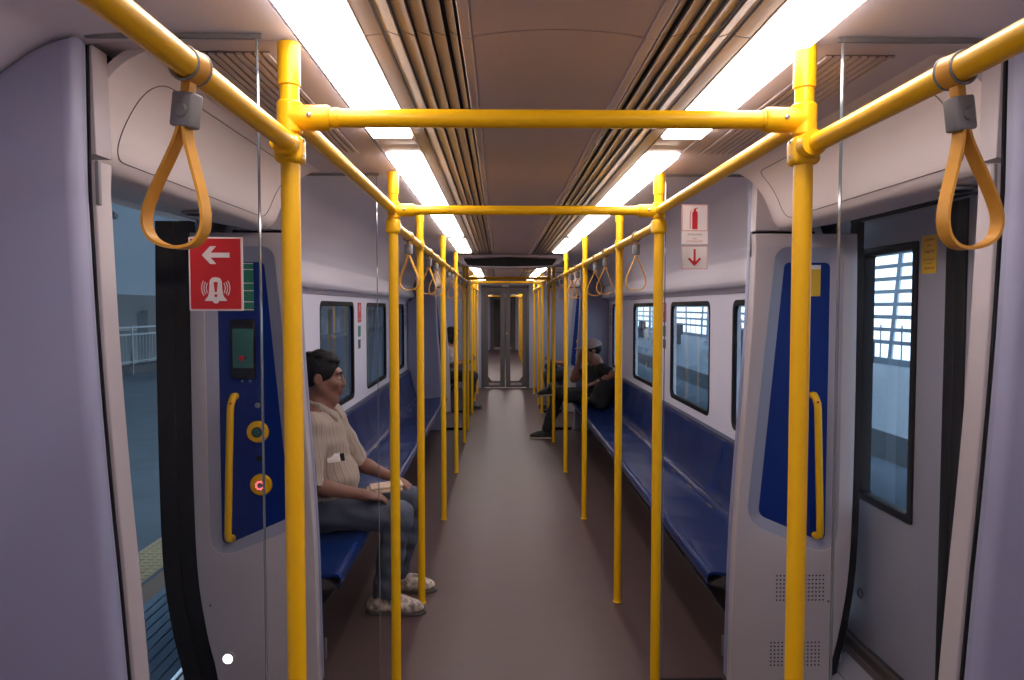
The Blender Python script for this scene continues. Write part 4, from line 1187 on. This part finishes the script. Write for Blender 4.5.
# backpack beside him on the bench
r = thing('backpack', 'black backpack standing on the blue bench beside the man in the cap', 'bag', None, (1.07, 8.24, .435))
sdf_obj('bag_body', [ell((0, 0, .15), (.11, .13, .155), .03), cap((-.02, -.08, .05), (-.02, .08, .05), .07, .07, .04), cap((.0, 0, .10), (.03, 0, .27), .09, .05, .04), plane_keep((0, 0, .0), (0, 0, -1))], .008, M['dark_cloth'], r)
sdf_obj('front_pocket', [cap((-.10, -.05, .09), (-.10, .05, .09), .05, .05, .02), cap((-.09, -.04, .13), (-.09, .04, .13), .04, .04, .02)], .008, M['dark_jeans'], r)
bm = bmesh.new(); tube(bm, catmull([(.01, -.03, .29), (-.02, -.02, .335), (-.02, .02, .335), (.01, .03, .29)], 5), .008, 8); finish(bm, 'carry_loop', M['dark_cloth'], r, 60)
bm = bmesh.new(); box(bm, -.158, -.150, -.03, .03, .10, .115, .002); finish(bm, 'buckle', M['steel'], r)

# passengers beyond the far doors
SIT = dict(j=dict(head=(.10, 0, 1.15), neck=(.05, 0, 1.0), chest=(.02, 0, .84), belly=(.03, 0, .66), pelvis=(.0, 0, .53),
                  shR=(.03, -.165, .92), shL=(.03, .165, .92), elR=(.12, -.22, .70), wrR=(.34, -.10, .735), elL=(.12, .22, .70), wrL=(.34, .08, .735),
                  hipR=(.02, -.085, .525), hipL=(.02, .085, .525), knR=(.42, -.09, .51), knL=(.42, .09, .51), anR=(.36, -.09, .09), anL=(.36, .09, .09)),
           head_rot=(0, .28, 0), handR=((1, .4, .15), (0, .5, 1), -1, .5), handL=((1, -.4, .15), (0, -.5, 1), 1, .5), footR=(1, 0), footL=(1, 0),
           top=M['pale_top'], bottom=M['dark_jeans'], shoe=M['dark_shoe'], sole=[M['sole']], long_hair=True, sleeve=.8, top_name='blouse', chest_r=(.11, .165, .15), belly_r=(.12, .15, .14), hem_r=(.135, .165, .09))
person('seated woman with dark hair and pale blouse beyond the far left cabinet', (-.95, 11.28, 0), 0, SIT, .009)
r = thing('phone', 'small phone in the hands of the woman in the pale blouse', 'phone', None, (-.52, 11.27, .79))
bm = bmesh.new(); box(bm, -.006, .006, -.035, .035, -.06, .07, .004); finish(bm, 'phone_case', M['black'], r); bm = bmesh.new(); box(bm, -.0075, -.0055, -.031, .031, -.054, .064); finish(bm, 'phone_screen', M['black_gloss'], r, 0)
DK = dict(SIT); DK.update(j=dict(SIT['j'], head=(.0, 0, 1.19), neck=(-.02, 0, 1.03)), head_rot=(0, .05, 0), top=M['maroon'], bottom=M['dark_jeans'], long_hair=False, top_name='shirt', sleeve=.7)
far = person('passenger in dark maroon top mostly hidden behind the far right cabinet', (1.07, 11.3, 0), PI, DK, .010)[0]
r = thing('shoulder_bag', 'dark bag on the lap of the hidden passenger on the far right', 'bag', None, (.70, 11.30, .60), .2)
sdf_obj('bag_body', [ell((0, 0, .06), (.10, .14, .075), .03), cap((-.03, -.1, .03), (-.03, .1, .03), .045, .045, .03)], .008, M['dark_cloth'], r)
bm = bmesh.new(); tube(bm, catmull([(.02, -.10, .09), (.03, -.05, .17), (.03, .05, .17), (.02, .10, .09)], 5), .008, 8); finish(bm, 'bag_strap', M['maroon'], r, 60)

# ------------------------------------------------------------------ far end: gangway wall and doors, next car
def end_wall(y, name):
    bm = flat([(-1.5, 0), (1.5, 0), (1.5, 2.2), (-1.5, 2.2)], [[(-.43, .0005), (.43, .0005), (.43, 1.985), (-.43, 1.985)]], .08)
    t = bmesh.new(); merge(t, bm, 0, XZ(y)); struct(finish(t, name, M['end_wall'], None, 0))
def gangway_doors(y, who):
    for s in (-1, 1):
        ndoor[0] += 1
        r = bpy.data.objects.new(f'door_{ndoor[0]}', None); COL.objects.link(r); r.location = (s*.215, y, 0); struct(r)
        hole = rpoly([(-.115*s, .14), (.125*s-.07*s, .14), (.125*s, .23), (.125*s, 1.86), (-.115*s, 1.86)], .012, 3)
        bm = bmesh.new(); plate(bm, rrect(-.209, .209, .01, 1.975, .008, 3), 0, .05, [hole], .003); finish(bm, 'leaf_frame', M['gangway'], r)
        bm = bmesh.new(); plate(bm, hole, 0, .008); finish(bm, 'leaf_glass', M['glass'], r, 0)
        bm = bmesh.new(); plate(bm, rrect(-.11, .11, .05, .10, .01, 3), -.028, .006); finish(bm, 'kick_plate', M['steel'], r)
        bm = bmesh.new(); lathe(bm, [(.012, -.045), (.012, -.028), (.016, -.026)], (-s*.185, 0, 1.08), 'y', 12); finish(bm, 'lock_knob', M['yellow_label' if s > 0 else 'green_label'], r)
    r = bpy.data.objects.new('trim_8', None); COL.objects.link(r); r.location = (0, y, 2.0); struct(r)
    bm = bmesh.new()
    for s in (-1, 1): box(bm, *sorted((s*.425, s*.47)), -.06, -.038, -2.0, .03, .004)
    box(bm, -.47, .47, -.06, -.038, -.015, .03, .004); finish(bm, 'door_surround', M['gangway'], r)
    bm = bmesh.new(); box(bm, -.07, .07, -.072, -.058, .003, .022, .003); finish(bm, 'header_plate', M['white_sign'], r)
end_wall(END+.04, 'wall_front'); gangway_doors(END+.03, 'near')
Y2, Y3 = END+.9, 27.0
bm = bmesh.new(); box(bm, -.5, .5, END+.08, Y2, -.05, -.004); struct(finish(bm, 'floor', M['floor'], None, 0))
bm = bmesh.new()
for s in (-1, 1): box(bm, *sorted((s*.46, s*.50)), END+.08, Y2, -.05, 2.05)
box(bm, -.5, .5, END+.08, Y2, 2.0, 2.05); struct(finish(bm, 'wall_gangway', M['gangway'], None, 0))
end_wall(Y2+.04, 'wall_front')
ceiling(Y2+.08, Y3, [(Y2+.08, Y3)], [], [])
bm = bmesh.new(); box(bm, -1.34, 1.34, Y2, Y3, -.06, 0); struct(finish(bm, 'floor', M['floor'], None, 0))
for s in (-1, 1):
    bm = bmesh.new(); box(bm, *sorted((s*1.29, s*1.34)), Y2, Y3, 0, 2.2); struct(finish(bm, f'wall_{SIDE[s]}', M['white_panel'], None, 0))
    for k in range(6): ceiling_light(s, Y2+.6+1.54*k, Y2+1.86+1.54*k, f'{SIDE[s]} ceiling strip light of the next car, {ORD[k]} beyond the end doors')
    bench(s, Y2+.3, Y2+8.0, f'{SIDE[s]} blue bench of the next car behind the end doors')
    for k, y in enumerate((Y2+.95, Y2+2.5, Y2+4.0, Y2+5.5, Y2+7.0, Y2+8.4)):
        (put_pole('frame', s, y, f'{SIDE[s]} yellow pole of the next car, {ORD[k]} beyond the end doors') if k in (0, 5) else put_pole('seat', s, y, f'{SIDE[s]} yellow pole of the next car, {ORD[k]} beyond the end doors'))
    grab_rail(s, Y2+.2, Y2+8.4, ZR, f'{SIDE[s]} yellow overhead rail of the next car behind the end doors')
dup(xb, (0, Y2+.95, ZB), 'yellow overhead crossbar just behind the end doors'); dup(xb, (0, Y2+8.4, ZB), 'yellow overhead crossbar farthest away in the next car')
end_wall(Y3-.04, 'wall_front'); gangway_doors(Y3-.05, 'far')
bm = bmesh.new(); box(bm, -.6, .6, Y3+.5, Y3+.55, -.1, 2.2); box(bm, -.6, -.55, Y3+.01, Y3+.55, -.1, 2.2); box(bm, .55, .6, Y3+.01, Y3+.55, -.1, 2.2); box(bm, -.6, .6, Y3+.01, Y3+.55, -.1, -.05); box(bm, -.6, .6, Y3+.01, Y3+.55, 2.1, 2.2); struct(finish(bm, 'wall_gangway', M['gangway'], None, 0))  # closed dark box added behind the last doors to keep the sky out
dup(far, (1.07, Y2+4.6, 0), 'passenger on the right bench of the next car, seen through the end doors')

# ------------------------------------------------------------------ the station outside
GY0, GY1 = -6, 60
# left platform, close to the open doors
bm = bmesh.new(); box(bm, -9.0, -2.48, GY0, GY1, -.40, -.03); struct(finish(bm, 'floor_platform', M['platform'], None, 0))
bm = bmesh.new()
box(bm, -2.48, -2.20, GY0, GY1, -.40, -.024)
for i in range(5):
    for j in range(160):
        x = -2.46+.055*i; y = -1+.055*j; box(bm, x, x+.035, y, y+.035, -.024, -.019)
struct(finish(bm, 'trim_9', M['tactile'], None, 0))
bm = bmesh.new(); box(bm, -2.20, -2.17, GY0, GY1, -.40, -.026, mi=1); box(bm, -2.17, -2.03, GY0, GY1, -.40, -.024, mi=0)
struct(finish(bm, 'trim_10', [M['edge_brown'], M['platform']], None, 0))
bm = bmesh.new(); box(bm, -2.03, -1.52, -1, 9, -.4, -.05, mi=1)
for k in range(9):
    x = -2.03+k*.057; box(bm, x, x+.047, -1, 9, -.05, -.022)
struct(finish(bm, 'trim_11', [M['rib'], M['rib_dark']], None, 0))
# railing, low wall and slab beyond the platform
bm = bmesh.new(); box(bm, -9.3, -9.0, GY0, GY1, -.4, .18); box(bm, -11.0, -10.6, GY0, GY1, -1, .95, mi=0); box(bm, -10.75, -10.2, GY0, GY1, 1.42, 1.95, mi=0)
box(bm, -12.2, -12, GY0, GY1, -1, 3); box(bm, -13, -1.6, GY1, GY1+.2, -1, 8); box(bm, -13, -1.6, GY0-.2, GY0, -1, 8)  # end walls across the platform are added to block bright sky
for k in range(18): box(bm, -10.3, -10.0, -2+3.2*k, -1.6+3.2*k, -.4, 1.5)
struct(finish(bm, 'wall_station', [M['station_dark'], M['vault']], None, 0))
for k in range(8):
    y0 = 4+4.0*k
    r = thing('platform_railing', f'steel railing panel at the back of the left platform, {ORD[k]} along', 'railing', 'platform railings', (-8.9, y0, 0))
    bm = bmesh.new()
    for z in (.30, .95, 1.12): box(bm, -.02, .02, 0, 3.96, z-.02, z+.02)
    finish(bm, 'rail', M['rail_steel'], r, 0)
    for p in (0, 1.3, 2.6): 
        bm = bmesh.new(); box(bm, -.025, .025, p, p+.05, -.03, 1.15); finish(bm, 'railing_post', M['rail_steel'], r, 0)
    bm = bmesh.new()
    for p in range(24): box(bm, -.006, .006, .1+p*.16, .112+p*.16, .3, .95)
    finish(bm, 'baluster', M['rail_steel'], r, 0)
r = thing('platform_bench', 'concrete bench on the left platform seen through the open door', 'bench', None, (-7.6, 17.2, -.03))
bm = bmesh.new(); box(bm, -.25, .25, -.9, .9, .40, .48, .02); finish(bm, 'seat_slab', M['vault'], r)
for p in (-.6, .6): bm = bmesh.new(); box(bm, -.2, .2, p-.08, p+.08, 0, .40, .01); finish(bm, 'leg', M['vault'], r)
# curved roof over the left platform
bm = bmesh.new(); strip(bm, [(-10.4+9.2*(1-math.cos(t)), 1.95+5.2*math.sin(t)) for t in np.linspace(0, PI/2, 24)], -.2, GY0, GY1)
struct(finish(bm, 'ceiling_station', M['vault'], None, 60))
for k in range(5):
    y = 9+6.5*k
    bm = bmesh.new(); tube(bm, [(-10.05+8.8*(1-math.cos(t)), y, 1.95+4.85*math.sin(t)) for t in np.linspace(0, PI/2, 24)], .06, 8)
    o = finish(bm, 'roof_rib', M['station_dark'], None, 60); tag(o, f'dark curved roof rib over the left platform, {ORD[k]} along', 'beam', 'roof ribs')
r = thing('roof_luminaire', 'cluster of dark spotlights under the left station roof', 'light', None, (-6.0, 10.9, 3.15)); r.scale = (.55, .55, .55)
for k in range(4):
    bm = bmesh.new(); lathe(bm, [(.05, -.16), (.09, -.14), (.10, .08), (.05, .12)], (0.0, k*.28-.4, -.10*k), 'x', 14); finish(bm, 'spotlight', M['station_dark'], r)
bm = bmesh.new(); tube(bm, [(0, -.6, .25), (0, .6, -.2)], .03, 8); tube(bm, [(0, -.5, .2), (0, -.5, 2.6)], .02, 8); finish(bm, 'light_bar', M['rail_steel'], r, 60)

# right: track bed, opposite platform, bright lattice facade
bm = bmesh.new(); box(bm, 1.7, 4.8, GY0, GY1+25, -1.3, -1.1); struct(finish(bm, 'ground_track', M['track'], None, 0))
for s in (2.55, 4.0):
    bm = bmesh.new(); box(bm, s-.035, s+.035, GY0, GY1+25, -1.1, -.95); o = finish(bm, 'track_rail', M['steel'], None, 0); tag(o, f'steel track rail {"nearer" if s < 3 else "farther from"} the train outside the right windows', 'rail', None)
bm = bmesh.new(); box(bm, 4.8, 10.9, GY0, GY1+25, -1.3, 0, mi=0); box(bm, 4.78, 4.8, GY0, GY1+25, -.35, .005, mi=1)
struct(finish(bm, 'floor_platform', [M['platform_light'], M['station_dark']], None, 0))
bm = bmesh.new()
for k in range(22): 
    z = .55+.36*k; box(bm, 10.95, 10.98, GY0, GY1+30, z, z+.11)
for k in range(26):
    y = 1.0+3.2*k
    lean = .35 if k % 3 else -.8
    prof = [(y, .0), (y+.20, .0), (y+.20+lean*1.6, 8.2), (y+lean*1.6, 8.2)]
    a = [bm.verts.new((10.98, p[0], p[1])) for p in prof]; b = [bm.verts.new((11.03, p[0], p[1])) for p in prof]
    for i in range(4): bm.faces.new((a[i], a[(i+1) % 4], b[(i+1) % 4], b[i]))
    bm.faces.new(a); bm.faces.new(b[::-1])
for k in range(75): box(bm, 10.955, 10.975, 2+1.1*k, 2.06+1.1*k, 0, 1.1)
box(bm, 10.9, 11.1, GY0, GY1+30, 0, .15); box(bm, 10.9, 11.1, GY0, GY1+30, 8.2, 9)
struct(finish(bm, 'wall_facade', M['lattice'], None, 0))
for k in range(9):
    y = 20+6.4*k
    r = thing('platform_column', f'slanting steel column on the opposite platform, {ORD[k]} along', 'column', 'opposite platform columns', (9.4, y, 0))
    bm = bmesh.new(); tube(bm, [(0, 0, 0), (-.1, -.9, 5.2), (-.8, -1.6, 8.0)], .07, 12); finish(bm, 'shaft', M['lattice'], r, 60)
    bm = bmesh.new(); lathe(bm, [(.15, 0), (.15, .06), (.1, .10)], n=14); finish(bm, 'base_plate', M['lattice'], r)
bm = bmesh.new(); strip(bm, [(1.9+9.3*t, 7.2+1.8*math.sin(t*PI/2)) for t in np.linspace(0, 1, 14)], .2, GY0, GY1+25); struct(finish(bm, 'roof_station', M['station_dark'], None, 60))
for k in range(6):
    y = 16+8*k
    r = thing('platform_bench', f'low bench on the opposite platform outside the right windows, {ORD[k]} along', 'bench', 'opposite platform benches', (7.6, y, 0))
    bm = bmesh.new(); box(bm, -.25, .25, -.9, .9, .42, .48, .02); box(bm, .2, .25, -.9, .9, .48, .85, .02); finish(bm, 'seat', M['station_dark'], r)
    for p in (-.7, .7): bm = bmesh.new(); box(bm, -.2, .2, p-.03, p+.03, 0, .42, .01); finish(bm, 'leg', M['station_dark'], r)
# end walls added to the station so that daylight comes from the facade side
SC.cycles.use_denoising = True
SC.cycles.max_bounces = 10; SC.cycles.transparent_max_bounces = 16
SC.view_settings.view_transform = 'Standard'; SC.view_settings.look = 'None'
SC.view_settings.gamma = 1.0; SC.view_settings.use_curve_mapping = False
SC.view_settings.exposure = 0.30
